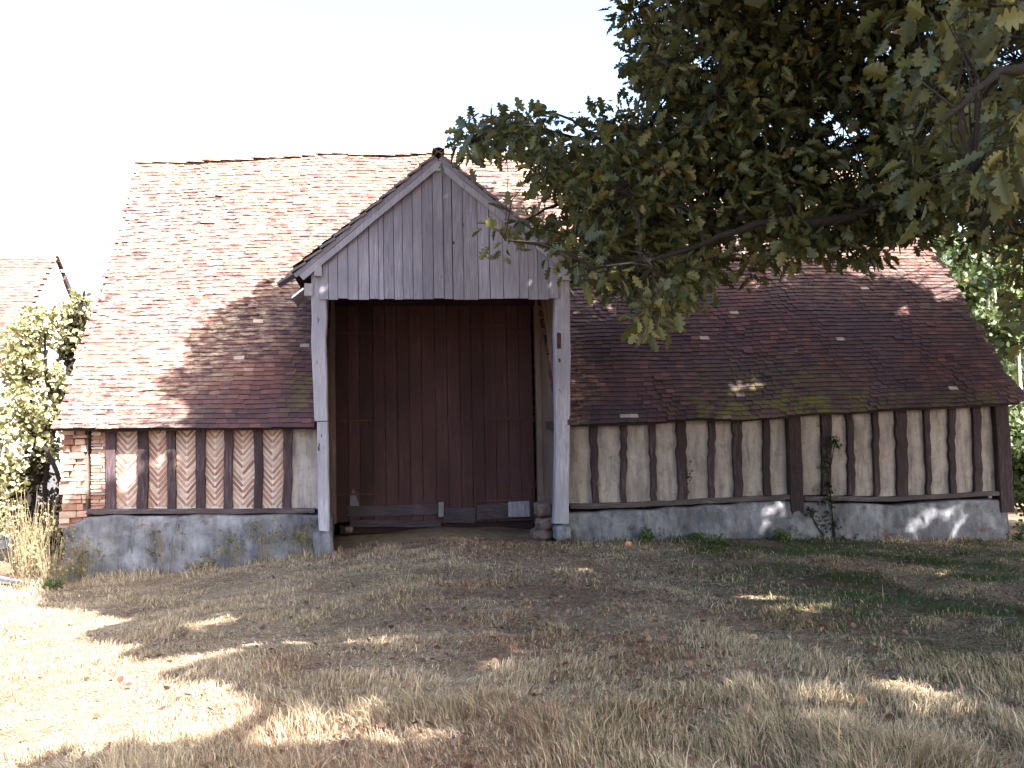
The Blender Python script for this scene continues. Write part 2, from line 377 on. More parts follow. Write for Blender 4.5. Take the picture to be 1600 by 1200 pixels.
# ---- studs
studsL = [(166, 182), (214, 231), (261, 276), (305, 321), (350, 364), (395, 410), (441, 455)]
studsR = [(924, 935), (970, 979), (1015, 1025), (1058, 1075), (1107, 1117), (1147, 1161), (1192, 1204), (1283, 1298), (1324, 1336), (1365, 1374), (1400, 1418), (1446, 1455), (1484, 1495), (1521, 1534)]
def sill_y(px): return float(np.interp(px, [133, 492, 890, 1080, 1235, 1400, 1560], [795, 794, 787, 779, 771, 774, 766]))
for a, b_ in studsL+studsR:
    c_ = (a+b_)/2; w = abs(X(b_, 740)-X(a, 740)); yb = sill_y(c_)
    xb = X(c_, yb); zb = Z(c_, yb)-.01; xt = X(c_, 700)+random.uniform(-.02, .02)
    mb = MB(); k = random.uniform(.8, 1.25)
    if a < 480: k *= 1.5
    mb.beam((xb, .04, zb), (xt, .04, zeave(xt)+.07), w*random.uniform(.8, 1.0), .15, 12, .017 if a > 480 else .008, w1=w*random.uniform(.85, 1.15), col=(k, k*.96, k*.98), bow=random.uniform(-.015, .015))
    mb.build('stud', M['stud'], barn)
for a, b_, ytop, ybot, nm in ((1234, 1255, 655, 806, 'wall_post'), (1560, 1582, 640, 800, 'corner_post')):
    c_ = (a+b_)/2; w = abs(X(b_, 740)-X(a, 740)); xb = X(c_, ybot, -.03); mb = MB()
    mb.beam((xb, .02, Z(c_, ybot)), (xb, .02, zeave(xb)+.1), w, .24, 9, .008, col=(.8, .75, .75), cham=.15); mb.build(nm, M['stud'], barn)
# ---- infill
def infill(a, b_, name, m, back=.03, amp=.012, lab=None, seed=0):
    x0 = X(a, 740)-.03; x1 = X(b_, 740)+.03; nx_ = 6; nz_ = 14; V = []
    for i in range(nx_+1):
        x = x0+(x1-x0)*i/nx_; zb = Z((a+b_)/2, sill_y((a+b_)/2))-.02; zt = zeave(x)+.1
        for j in range(nz_+1):
            z = zb+(zt-zb)*j/nz_; V.append((x, back-.01*math.sin(PI*i/nx_)+amp*2*(fbm(x*3+seed, z*3)-.5), z))
    Fc = [(i*(nz_+1)+j, (i+1)*(nz_+1)+j, (i+1)*(nz_+1)+j+1, i*(nz_+1)+j+1) for i in range(nx_) for j in range(nz_)]
    # back face for thickness
    n = len(V); zb = V[0][2]; zt = V[nz_][2]
    V += [(x0, back+.09, zb), (x1, back+.09, zb), (x1, back+.09, zt), (x0, back+.09, zt)]
    Fc += [(n, n+3, n+2, n+1)]
    mb = MB(); mb.add(V, Fc); return mb.build(name, m, barn, True, **({'label': lab} if lab else {}))
edges = [492]
RR = [889]+[e for s in sorted(studsR+[(1235, 1254)]) for e in s]+[1562]
for i in range(0, len(RR), 2): infill(RR[i], RR[i+1], 'plaster_panel', M['plaster'], seed=i)
infill(455, 494, 'plaster_panel', M['plaster'], seed=40, lab='smooth cream plaster panel beside the left porch post')
bc = [(.36, .20, .15), (.42, .27, .21), (.30, .155, .12), (.46, .34, .28), (.38, .24, .20)]
LL = [e for s in studsL for e in s]
for i in range(1, len(LL)-1, 2):
    a, b_ = LL[i], LL[i+1]; pn = infill(a, b_, 'herringbone_panel', M['mortar'], back=.045, amp=.004, lab='narrow brick infill panel laid in a herringbone pattern')
    x0 = X(a, 740)-.02; x1 = X(b_, 740)+.02; xm = (x0+x1)/2+random.uniform(-.01, .01); z = Z(a, 795)-.15; top = zeave(xm)+.02
    mb = MB(); ang = rad(random.uniform(49, 53)); step = .098*random.uniform(.97, 1.03); n = 0
    zb0 = Z(a, 793)
    while z < top+.15:
        for sgn in (-1, 1):
            hw = (x1-x0)/2; L = hw/math.cos(ang)-.006
            p0 = Vector((xm+sgn*.004, 0, z)); dr = Vector((sgn*math.cos(ang), 0, math.sin(ang)))
            if p0.z+dr.z*L < zb0: continue
            L0 = 0.0
            if p0.z < zb0: L0 = (zb0-p0.z)/dr.z
            if p0.z+dr.z*L > top+.08: L = max(0, (top+.08-p0.z)/dr.z)
            if L-L0 < .03: continue
            cc = random.choice(bc); k = random.uniform(.75, 1.15)
            mb.beam(p0+dr*L0+Vector((0, .038, 0)), p0+dr*L+Vector((0, .038, 0)), .040+random.uniform(-.006, .006), .03, 2, .002, side=(0, 1, 0) if False else (-dr.z, 0, dr.x), col=tuple(k*q_ for q_ in cc))
        z += step+random.uniform(-.004, .004)
    mb.build('bricks', M['brick'], pn)
# brick strip between quoin and first stud, and the ruined quoin
def courses(pa, pb, ytop, ybot, name, ragged, lab, h0=.055, Y=-.0):
    pn = MB(); x0 = X(pa, 740); x1 = X(pb, 740); zt = zeave(x0)+.1; zb = Z(pa, ybot)
    pn.box((x0+.015, Y+.05, zb-.1), (x1-.005, Y+.35, zt), (.5, .45, .45)); back = pn.build(name, M['rubble'] if ragged > .02 else M['mortar'], barn, label=lab)
    mb = MB(); z = zb
    while z < zt-.02:
        h = h0*random.uniform(.75, 1.5)
        x = x0+random.uniform(-ragged, ragged)
        while x < x1-.02:
            L = random.uniform(.12, .26); xe = min(x+L, x1+random.uniform(-ragged, ragged*.3)); k = random.uniform(.8, 1.2)
            cc = random.choice(bc+[(.5, .45, .4)])
            yo = random.uniform(-ragged, ragged)*1.2
            if xe-x > .03: mb.box((x, Y-.0+yo, z), (xe-.012, Y+.3, z+h-.014), tuple(k*q_ for q_ in cc), .006)
            x = xe
            if xe >= x1-.03: break
        z += h
    mb.build('bricks', M['brick'], back)
courses(142, 166, 675, 795, 'brick_strip', .006, 'narrow strip of flat-laid brick beside the ruined corner', .05)
courses(98, 138, 675, 824, 'corner_masonry', .038, 'crumbling corner of loose bricks and stones at the left end', .075, -.06)
# ---- closed left end, right end, rear wall
for xx, nm in ((XL+.18, 'end_wall'), (XR-.3, 'end_wall')):
    mb = MB(); s = .1
    prof = [(.36, -.8), (7.9, -.8), (7.9, 1.9), (4, 7.2), (.36, 2.2)]
    V = [(xx-s/2, y, z) for y, z in prof]+[(xx+s/2, y, z) for y, z in prof]
    mb.add(V, [(0, 1, 2, 3, 4), (9, 8, 7, 6, 5)]+[(i, i+5, (i+1) % 5+5, (i+1) % 5) for i in range(5)]); mb.build(nm, M['plaster'], barn)
mb = MB(); mb.box((XL+.24, 7.8, -.8), (XR-.36, 7.95, 2.1)); mb.build('rear_wall', M['plaster'], barn)
# ---- PORCH posts
def wob(pts, d, name, m, jit=.01, Y=EY, cham=.1):
    """post from list of (pxl, pxr, py) rows"""
    mb = MB(); V = []; n = len(pts)
    for (a, b_, y) in pts:
        L = at(a, y, Y); R_ = at(b_, y, Y); k = .018
        j = random.uniform(-.006, .006)
        V += [(L.x, L.y-d/2+k+j, L.z), (L.x+k, L.y-d/2+j, L.z), (R_.x-k, R_.y-d/2+j, R_.z), (R_.x, R_.y-d/2+k+j, R_.z), (R_.x, R_.y+d/2-k, R_.z), (R_.x-k, R_.y+d/2, R_.z), (L.x+k, L.y+d/2, L.z), (L.x, L.y+d/2-k, L.z)]
    Fc = [[(r+1)*8+j, (r+1)*8+(j+1) % 8, r*8+(j+1) % 8, r*8+j] for r in range(n-1) for j in range(8)]+[[7, 6, 5, 4, 3, 2, 1, 0], [(n-1)*8+j for j in range(8)]]
    mb.add(V, Fc, (1, 1, 1.03)); return mb.build(name, m, barn)
wob([(487, 511, 424), (487, 511, 470), (488, 512, 500), (487, 510, 530), (488, 511, 560), (490, 512, 600), (491, 512, 630), (492, 513, 656), (493, 512, 658)], .24, 'porch_post', M['grey_wood'])
wob([(496, 513, 659), (496, 514, 700), (497, 514, 740), (497, 515, 780), (498, 515, 810), (499, 515, 829)], .2, 'post_foot_timber', M['grey_wood'])
wob([(873, 888, 424), (866, 889, 470), (865, 889, 520), (866, 890, 560), (866, 889, 600), (867, 889, 650), (867, 888, 700), (866, 887, 750), (865, 887, 790), (863, 887, 817)], .24, 'porch_post', M['grey_wood'])
# iron straps and wear on right post
for pxl, pxr, y0, y1 in ((870, 877, 520, 545), (873, 876, 560, 566), (886, 892, 650, 664)):
    p = at(pxl, y0, EY-.125); q_ = at(pxr, y1, EY-.125); mb = MB(); mb.box((p.x, EY-.128, q_.z), (q_.x, EY-.06, p.z), (.6, .5, .5), .006); mb.build('rotten_patch', M['iron'], barn, label='dark rotten hole in the grey right porch post')
# post pads
def stone(px, py, w, h, d, Y, name, m, parent=barn, col=(1, 1, 1), base=None, **t):
    c = at(px, py, Y); mb = MB(); V = []; nu, nv = 12, 8
    for j in range(nv+1):
        ph = -PI/2+PI*j/nv
        for i in range(nu):
            th = 2*PI*i/nu; cx = math.copysign(abs(math.cos(th))**.55, math.cos(th)); cy = math.copysign(abs(math.sin(th))**.55, math.sin(th))
            cp = abs(math.cos(ph))**.5; sp = math.copysign(abs(math.sin(ph))**.7, math.sin(ph))
            k = 1+.5*(vnoise((i if i < nu/2 else nu-i)*1.3+px, j*1.1+py)-.5)
            V.append((c.x+cx*cp*w/2*k, c.y+cy*cp*d/2*k, c.z+sp*h/2*k))
    Fc = [(j*nu+i, j*nu+(i+1) % nu, (j+1)*nu+(i+1) % nu, (j+1)*nu+i) for j in range(nv) for i in range(nu)]
    mb.add(V, Fc, col); return mb.build(name, m, parent, True, **t)
stone(505, 852, .34, .5, .4, -.3, 'pad_stone', M['plinth'])
stone(878, 832, .3, .24, .4, -.3, 'pad_stone', M['plinth'])
for (a_, b_, w_, h_) in ((848, 796, .30, .24), (851, 817, .34, .22), (846, 834, .38, .2)):
    stone(a_, b_, w_, h_, .5, .2, 'rubble_footing', M['rubble'], col=(1, 1, 1))
stone(545, 828, .14, .12, .16, 1.3, 'pad_stone', M['rubble'])
# inner cheek walls (boards) on both sides
for xx, nm, lab in ((-1.16, 'left_cheek_wall', None), (2.80, 'right_cheek_wall', None)):
    mb = MB(); y = -.17; w = .24
    while y < 2.0:
        w = random.uniform(.16, .27); y1 = min(y+w, 2.02)
        mb.beam((xx, (y+y1)/2, .12 if xx < 0 else .3), (xx, (y+y1)/2, 4.62), y1-y-.008, .035, 6, .003, side=(0, 1, 0), cham=.05); y = y1
    o_ = mb.build('side_boarding', M['inner_wood'], barn)
mb = MB(); mb.beam((2.755, -.1, 2.2), (2.755, 1.1, 4.3), .1, .05, 4, .004, side=(0, 1, 0)); mb.build('diagonal_brace', M['inner_wood'], barn)
mb = MB(); mb.beam((2.74, -.17, 1.85), (2.74, .9, 1.85), .13, .07, 4, .006, side=(0, 0, 1), col=(.35, .3, .3)); mb.build('side_rail', M['inner_wood'], barn)
for xx in (-1.13, 2.76):
    mb = MB(); mb.beam((xx, 1.86, .15), (xx, 1.86, 4.6), .14, .16, 5, .006); mb.build('inner_post', M['inner_wood'], barn)
# lintel, tie beams, back wall above door
mb = MB(); mb.beam((-1.1, -.2, 4.06), (2.72, -.2, 4.06), .16, .12, 10, .005, side=(0, 0, 1), col=(.6, .5, .5)); mb.build('lintel_beam', M['inner_wood'], barn)
mb = MB(); mb.beam((-1.1, 1.86, 4.28), (2.72, 1.86, 4.28), .2, .16, 8, .006, side=(0, 0, 1), col=(.5, .45, .45)); mb.build('door_head_beam', M['door'], barn)
mb = MB(); x = -1.18
while x < 2.82:
    w = random.uniform(.16, .24); mb.beam((x+w/2, 2.0, 4.2), (x+w/2, 2.0, 5.15), w-.006, .03, 2, .001, col=(.8, .7, .7)); x += w
mb.build('upper_door_boarding', M['door'], barn)
# ---- DOOR (two leaves, wicket in the right leaf)
def dX(px): return X(px, 700, 2.0)
zb = Z(640, 815, 2.0)
door_planks = [525, 545, 563, 584, 603, 622, 641, 660, 681, 700, 720, 738, 757, 775, 794, 812, 833]
for rng_, nm in (((0, 8), 0), ((8, 16), 1)):
    mb = MB()
    for i in range(*rng_):
        a, b_ = dX(door_planks[i]), dX(door_planks[i+1]); k = random.uniform(.7, 1.4)
        base_y = 819 if i > 0 else 812
        mb.beam(((a+b_)/2, 1.93+random.uniform(-.006, .006), Z(600, base_y, 2)-.01), ((a+b_)/2, 1.93, 4.3), b_-a-.008, .04, 8, .002, cham=.15, col=(k, k*.92, k*.9))
    leaf = mb.build('door_leaf', M['door'], barn)
    for yy in (520, 655, 768):
        mb = MB(); s0, s1 = ((527, 592) if nm == 0 else (831, 768)); mb.beam((dX(s0), 1.895, Z(680, yy, 2)), (dX(s1), 1.895, Z(680, yy+1, 2)), .045, .014, 5, .001, side=(0, 0, 1), w1=.028, col=(.8, .8, .8))
        for q_ in (.2, .5, .8):
            xq = dX(s0)+(dX(s1)-dX(s0))*q_; zq = Z(680, yy+q_, 2); mb.box((xq-.01, 1.88, zq-.01), (xq+.01, 1.892, zq+.01), (.6, .6, .6), .002)
        mb.build('strap_hinge', M['iron'], leaf)
    mb = MB()
    if nm == 0:
        pts = [(542, 690, 798)]
        a, b_ = dX(542), dX(690); mb.beam((a, 1.9, Z(600, 797, 2)), (b_, 1.9, Z(600, 797, 2)), .2, .05, 6, .004, side=(0, 0, 1), col=(.62, .6, .72))
        mb.beam((dX(548), 1.88, Z(600, 815, 2)), (dX(686), 1.88, Z(600, 820, 2)), .13, .05, 6, .006, side=(0, 0, 1), col=(.5, .48, .6))
    else:
        mb.beam((dX(692), 1.9, Z(700, 803, 2)), (dX(740), 1.9, Z(700, 806, 2)), .29, .05, 6, .004, side=(0, 0, 1), col=(.6, .57, .66))
        mb.beam((dX(742), 1.885, Z(700, 801, 2)), (dX(826), 1.885, Z(700, 799, 2)), .28, .05, 6, .004, side=(0, 0, 1), col=(.6, .55, .62))
    mb.build('bottom_rail', M['beam'], leaf)
    if nm == 1:
        cl = (1.5, 1.3, 1.3)
        for (a, y0, b2, y1, w) in ((738, 511, 806, 511, .05), (738, 658, 815, 658, .03), (740, 784, 828, 784, .04)):
            mb = MB(); mb.beam((dX(a), 1.9, Z(700, y0, 2)), (dX(b2), 1.9, Z(700, y1, 2)), w, .03, 4, .002, side=(0, 0, 1), col=cl); mb.build('wicket_rail', M['door'], leaf)
        mb = MB(); mb.beam((dX(826), 1.895, Z(700, 812, 2)), (dX(826), 1.895, Z(700, 765, 2)), .05, .05, 3, .002, col=(.4, .4, .4))
        mb.build('iron_hinge', M['iron'], leaf)
        for a, b2, y0, y1 in ((683, 691, 783, 806), (791, 823, 786, 810)):
            mb = MB(); mb.box((dX(a), 1.845, Z(700, y1, 2)), (dX(b2), 1.872, Z(700, y0, 2)), (1, 1, 1.05), .006); mb.build('repair_patch', M['pale_wood'], leaf, label='pale board patch nailed low on the dark door')
    else:
        mb = MB(); p = [(547, 778), (547, 790), (562, 792), (558, 780), (552, 762)]
        V = [at(a, b2, 1.9) for a, b2 in p]; n = len(V); V += [v+Vector((0, .02, 0)) for v in V]
        mb.add(V, [tuple(range(n-1, -1, -1)), tuple(range(n, 2*n))]+[(i, (i+1) % n, (i+1) % n+n, i+n) for i in range(n)], (.7, .7, .8)); mb.build('repair_patch', M['pale_wood'], leaf, label='small torn pale patch low on the left door leaf')
mb = MB(); mb.beam((dX(530), 2.1, Z(600, 826, 2)), (dX(830), 2.1, Z(700, 824, 2)), .16, .2, 6, .01, side=(0, 0, 1), col=(.5, .5, .5)); mb.build('threshold_beam', M['door'], barn)
# ---- porch gable boards
bx = [498, 513, 528, 544, 560, 577, 592, 600, 616, 630, 646, 661, 678, 694, 708, 725, 748, 766, 787, 812, 826, 841, 858, 874]
mb = MB(); GY = EY-.15
def gab_top(px):   # underside of the barge board in px
    return np.interp(px, [470, 685, 905], [447, 262, 447])
for i in range(len(bx)-1):
    a, b_ = bx[i], bx[i+1]; yb = 467+random.uniform(-1.2, 1.2); k = random.uniform(.78, 1.15); gap = .5 if i not in (14, 5, 17) else 1.0
    L0 = at(a+gap, yb, GY); R0 = at(b_-.4, yb, GY); tl = at(a+gap, gab_top(a)-8, GY); tr = at(b_-.4, gab_top(b_)-8, GY); yo = random.uniform(-.012, .008)
    V = []
    for yy in (GY+yo, GY+yo+.03):
        V += [(L0.x, yy, L0.z), (R0.x, yy, R0.z), (R0.x, yy, tr.z), (L0.x, yy, tl.z)]
    if a < 685 < b_:
        pass
    c_ = (k, k*.98, k*random.uniform(.98, 1.04))
    mb.add(V, [(0, 1, 2, 3), (7, 6, 5, 4), (0, 4, 5, 1), (1, 5, 6, 2), (3, 2, 6, 7), (0, 3, 7, 4)], c_)
mb.build('gable_boarding', M['board'], barn)
mb = MB(); p = at(480, 452, GY+.06); V = [at(500, 463, GY+.05), at(874, 463, GY+.05), at(874, 440, GY+.05), at(685, 265, GY+.05), at(500, 440, GY+.05)]
V = [Vector(v) for v in V]; n = 5; V += [v+Vector((0, .02, 0)) for v in V]
mb.add(V, [(0, 1, 2, 3, 4), (9, 8, 7, 6, 5)]+[(i, i+5, (i+1) % 5+5, (i+1) % 5) for i in range(5)], (.35, .3, .3)); mb.build('gable_backing', M['stud'], barn)
# ---- bargeboards: two stepped layers each side
for sx, (ea, eb), nm in ((-1, (469, 432), 'l'), (1, (905, 434), 'r')):
    a0 = at(685, 253, GY-.05); e0 = at(ea, eb, GY-.05); dr = (e0-a0).normalized(); nrm = Vector((-dr.z*(1), 0, dr.x))
    if nrm.z < 0: nrm = -nrm
    mb = MB(); mb.beam(a0-nrm*.03, e0-nrm*.03, .10, .035, 10, .004, side=tuple(nrm), col=(.92, .92, .95)); mb.build('bargeboard', M['grey_wood'], barn)
    mb = MB(); L = (e0-a0).length; e1 = e0+dr*.06
    mb.beam(a0+nrm*.06-dr*.02, e1+nrm*.06, .075, .04, 10, .005, side=tuple(nrm), col=(.62, .6, .63))
    t = .0
    while t < L+.1:
        l = .30+random.uniform(-.05, .05)
        p0 = a0+dr*t+nrm*(.105); p1 = a0+dr*(t+l)+nrm*(.145)
        mb.beam(p0+Vector((0, .12, 0)), p1+Vector((0, .12, 0)), .035, .34, 2, .003, side=tuple(nrm), col=(.5, .46, .47)); t += l
    mb.build('verge_board', M['grey_wood'], barn)
# ---- porch roof
mb = MB(); YF = GY-.1; uvs = None; n = int(3.25/.1)
for sx in (-1, 1):
    cs = 1/math.sqrt(1+PSL*PSL); down = Vector((sx*cs, 0, -PSL*cs)); up = -down; un = Vector((sx*PSL*cs, 0, cs)); uy = Vector((0, 1, 0))*sx
    for i in range(31):
        s_ = .06+i*.099
        px_ = PX+down.x*s_; pz_ = PZ+.12+down.z*s_
        # depth where it dies in the main roof
        yend = EY+(pz_-1.9)/1.37+.35; y = YF+(i % 2)*.08
        while y < yend:
            w = .165; k = np.clip(.25+.6*fbm(y, s_*2)+random.gauss(0, .12), 0, 1)
            P = Vector((px_, y+w/2, pz_))+up*random.uniform(-.006, .006)
            mb.add(slab(P, uy, up, un, w, .19, .014, .024), TF, (float(k), .7, .2)); y += w+.003
    # under-slab
P = mb; 
proof = mb.build('porch_roof', M['tile'], barn)
mb = MB()
for sx in (-1, 1):
    a = (PX, PZ+.1); e = (PX+sx*2.38, PZ+.1-2.38*PSL)
    ya = 3.3; ye = EY+(e[1]-1.9)/1.37+.5
    y0 = GY+.05
    mb.add([(a[0], y0, a[1]), (e[0], y0, e[1]), (e[0], ye, e[1]), (a[0], ya+.8, a[1]), (a[0], y0, a[1]-.04), (e[0], y0, e[1]-.03), (e[0], ye, e[1]-.03), (a[0], ya+.8, a[1]-.04)],
           [(0, 1, 2, 3), (7, 6, 5, 4), (0, 4, 5, 1), (1, 5, 6, 2), (2, 6, 7, 3)], (1.1, .6, .5))
mb.build('porch_roof_deck', M['stud'], proof)
mb = MB(); y = YF
while y < 3.2:
    V = []
    for e, rr in ((0, .1), (.34, .09)):
        for a in range(7):
            th = PI*a/6; V.append((PX+math.cos(th)*rr, y+e, PZ+.13+math.sin(th)*rr*.8))
    mb.add(V, [(a, a+7, a+8, a+1) for a in range(6)], (random.uniform(.4, .8), .8, .3)); y += .31
mb.build('ridge_capping', M['tile'], proof)
# purlin ends, plates, gutters
for pa, pb, y0, y1, d in ((491, 503, 415, 431, .3), (475, 488, 441, 460, .5), (874, 893, 421, 437, .3), (679, 692, 256, 266, .3)):
    p = at(pa, y1, GY-.08); q_ = at(pb, y0, GY-.08); mb = MB(); mb.box((p.x, GY-.07 if d < .4 else GY, p.z), (q_.x, GY+d, q_.z), (1, 1, 1), .006)
    mb.build('purlin_end', M['grey_wood'], barn)
for pa, ya, pb, yb in ((456, 463, 474, 449), (890, 450, 897, 458)):
    mb = MB(); a = at(pa, ya, EY-.1); b_ = at(pb, yb, EY-.1); V = []; k = 7
    for P_ in (a, b_):
        for yy in (0, .9):
            V += [P_+Vector((0, yy, 0)), P_+Vector((0, yy, -.035))]
    mb.add(V, [(0, 4, 5, 1), (2, 3, 7, 6), (0, 2, 6, 4), (1, 5, 7, 3), (0, 1, 3, 2), (4, 6, 7, 5)]); mb.build('zinc_flashing', M['zinc'], barn)
# ================================================================== shade / view masks
def raster(polys, w=400, h=300, s=4.0, pad=0):
    g = np.zeros((h, w), bool); yy, xx = np.mgrid[0:h, 0:w]; xx = (xx+.5)*s; yy = (yy+.5)*s
    for poly in polys:
        ins = np.zeros((h, w), bool); n = len(poly)
        for i in range(n):
            x0, y0 = poly[i]; x1, y1 = poly[(i+1) % n]
            if y0 == y1: continue
            c = ((y0 > yy) != (y1 > yy)) & (xx < (x1-x0)*(yy-y0)/(y1-y0)+x0); ins ^= c
        g |= ins
    return g, xx, yy
shade_poly = [(462, 425), (415, 437), (395, 460), (350, 480), (325, 505), (292, 520), (300, 545), (290, 570), (262, 592), (258, 608), (300, 628), (300, 645), (275, 668), (290, 685), (400, 690), (335, 725), (300, 700), (275, 760), (235, 715), (205, 770), (150, 775), (90, 800), (90, 915), (150, 925), (205, 942), (250, 950), (180, 965), (150, 985), (215, 1000), (330, 985), (200, 1020), (240, 1045), (330, 1030), (400, 1035), (265, 1078), (340, 1092), (400, 1120), (405, 1150), (520, 1140), (560, 1120), (590, 1165), (700, 1150), (740, 1210), (1700, 1210), (1700, 380), (1520, 420), (1490, 470), (1440, 455), (1400, 440), (1330, 430), (1300, 400), (1240, 388), (900, 385), (860, 340), (780, 290), (690, 235)]
SG, gxx, gyy = raster([shade_poly])
gaps = [(335, 555, 14, 7, .6), (310, 590, 16, 6, .6), (395, 500, 12, 6, .5), (360, 630, 18, 6, .5), (1170, 600, 26, 9, 1), (1128, 597, 12, 6, 1), (1410, 487, 15, 9, 1), (1470, 470, 18, 8, 1), (1186, 812, 15, 20, 1), (1214, 806, 15, 18, 1), (1425, 818, 22, 15, .9), (1455, 808, 18, 12, .9), (1495, 812, 17, 20, .9), (1310, 690, 12, 10, 1), (1345, 760, 16, 8, .8), (1380, 715, 10, 16, .7), (1362, 722, 10, 14, .5),
        (885, 903, 34, 7, 1), (800, 908, 25, 6, .7), (1000, 925, 40, 5, .7), (940, 958, 30, 5, .6), (1040, 1015, 16, 18, .9), (1200, 955, 34, 7, .9), (1262, 958, 30, 9, 1), (1285, 985, 26, 12, .6), (1475, 972, 26, 13, .9), (1400, 965, 30, 8, .5), (1545, 1040, 30, 10, .8), (1395, 1088, 50, 12, 1), (1450, 1120, 50, 20, .9), (1360, 1145, 40, 12, .7), (1215, 1160, 50, 12, .9), (1300, 1180, 50, 10, .7), (1110, 1110, 40, 10, .6),
        (600, 1018, 30, 12, .9), (560, 1030, 40, 8, .9), (460, 1020, 40, 7, .9), (620, 1045, 34, 6, .7), (345, 968, 26, 9, 1), (300, 985, 30, 8, 1), (300, 812, 22, 6, 1), (196, 833, 10, 12, .9), (150, 838, 12, 10, .7), (510, 440, 7, 14, .8), (887, 545, 5, 16, 1), (1140, 700, 10, 20, .4), (1040, 705, 16, 10, .5), (1215, 700, 8, 14, .6), (1265, 690, 8, 10, .8), (850, 930, 50, 6, .5), (1500, 860, 40, 5, .6), (720, 960, 70, 8, .35), (700, 1080, 60, 12, .35), (1100, 640, 40, 8, .3), (1250, 640, 40, 8, .5)]
_r = random.Random(5)
for _ in range(46):
    _x = _r.uniform(330, 1570); _y = _r.uniform(885, 1180); gaps.append((_x, _y, _r.uniform(14, 42), _r.uniform(4, 9)*(_y-700)/250, _r.uniform(.45, .95)))
PR = np.where(SG, 1.0, 0.0)
for cx, cy, rx, ry, k in gaps:
    d = ((gxx-cx)/(rx*1.3))**2+((gyy-cy)/(ry*1.5))**2
    PR = np.where((d < 1.0), PR*(1-k), PR)
_pn = fbm(gxx/45+3, gyy/22+8); PR *= np.where(_pn > .74, .35, 1.0)
view_poly = [(955, -20), (965, 20), (1000, 30), (1005, 65), (985, 110), (1015, 140), (1030, 165), (985, 178), (930, 180), (880, 178), (800, 192), (762, 180), (758, 200), (700, 212), (680, 235), (700, 243), (735, 226), (800, 222), (842, 245), (830, 275), (852, 300), (815, 332), (775, 340), (778, 372), (800, 380), (832, 350), (862, 360), (880, 405), (905, 440), (950, 455), (985, 480), (1020, 512), (1045, 480), (1060, 492), (1100, 485), (1115, 450), (1150, 440), (1200, 385), (1240, 400), (1280, 385), (1300, 398), (1330, 380), (1370, 405), (1385, 370), (1440, 372), (1470, 330), (1500, 340), (1530, 385), (1560, 370), (1620, 400), (1620, -20)]
VG, _, _ = raster([view_poly])
vdens = np.where(VG, 1.0, 0.0)
for cx, cy, rx, ry, k in [(1400, 90, 35, 25, .9), (1310, 190, 40, 30, .8), (1270, 180, 30, 20, .7), (1300, 215, 40, 16, .7), (1230, 190, 18, 14, .7), (1335, 130, 25, 10, .6), (1310, 290, 30, 40, .85), (1260, 330, 30, 14, .6), (1340, 360, 24, 20, .7), (900, 235, 26, 22, .9), (985, 215, 20, 16, .85), (870, 330, 30, 40, .6), (1010, 190, 20, 12, .6), (1450, 300, 24, 18, .5), (940, 300, 20, 14, .4), (1020, 20, 30, 14, .8), (1090, 4, 12, 6, .8), (1580, 330, 30, 40, .5), (1200, 330, 20, 10, .4)]:
    d = ((gxx-cx)/rx)**2+((gyy-cy)/ry)**2; vdens = np.where(d < 1, vdens*(1-k), vdens)
_vn = fbm(gxx/52+11, gyy/40+2)
def look(G, px, py, outside):
    i = np.clip((px/4).astype(int), 0, 399); j = np.clip((py/4).astype(int), 0, 299)
    ins = (px >= 0) & (px < 1600) & (py >= 0) & (py < 1200)
    return np.where(ins, G[j, i], outside)
# simple receiver scene for the shadow test (vectorised planes)
SDn = np.array(SD)
RS = (7.8-1.9)/(RY-EY)
def shadow_px(P):
    """where the shadow of each point lands, as photo pixels"""
    P = np.asarray(P, float); big = np.full(len(P), 1e9)
    def hit(nrm, k, cond):
        den = -(SDn@np.array(nrm)); t = (k-P@np.array(nrm))/den; H = P-SDn*t[:, None]; ok = (t > 0) & cond(H); return np.where(ok, t, 1e9)
    tg = (P[:, 2]+.15)/SDn[2]; tg = np.where(tg > 0, tg, 1e9)
    inx = lambda H: (H[:, 0] > XL) & (H[:, 0] < XR)
    tr = hit((0, -RS, 1), 1.9+RS*.3, lambda H: inx(H) & (H[:, 1] > EY) & (H[:, 1] < RY))
    tw = hit((0, 1, 0), 0, lambda H: inx(H) & (H[:, 2] < 2) & ~((H[:, 0] > -1.2) & (H[:, 0] < 2.8)))
    tp = hit((0, 1, 0), GY, lambda H: (H[:, 2] > 3.9) & (H[:, 2] < PZ-PSL*np.abs(H[:, 0]-PX)))
    t = np.minimum(np.minimum(tg, tr), np.minimum(tw, tp)); H = P-SDn*t[:, None]
    x, y, z = proj(H); x = np.where(z > .1, x, -999); return x, y, H
# ================================================================== leaf makers
OAK = np.array([(0, 0), (.03, .10), (.13, .15), (.16, .23), (.08, .29), (.23, .38), (.26, .46), (.11, .53), (.25, .64), (.24, .72), (.11, .76), (.15, .88), (.07, .97), (0, 1.0)])   # half outline x,y
def leaf_verts(shape, P, D, Nn, size, width, fold=.25, droop=.25):
    """P base, D direction, Nn normal (n,3)"""
    S = np.cross(D, Nn); S /= np.linalg.norm(S, axis=1)[:, None]+1e-9; Nn = np.cross(S, D)
    out = []
    for x, y in shape:
        ax = abs(x)
        out.append(P+D*(size*y)[:, None]+S*(size*width*x*2)[:, None]+Nn*(size*(ax*fold*2*.5-droop*y*y))[:, None])
    return np.stack(out, 1).reshape(-1, 3)
half = [tuple(p) for p in OAK]
oak_shape = half + [(-x, y) for x, y in half[1:-1]]          
oak_faces = [tuple(range(0, 14)), (0, 13)+tuple(range(25, 13, -1))]
sim_shape = [(0, 0), (.28, .35), (.25, .75), (0, 1), (-.25, .75), (-.28, .35)]
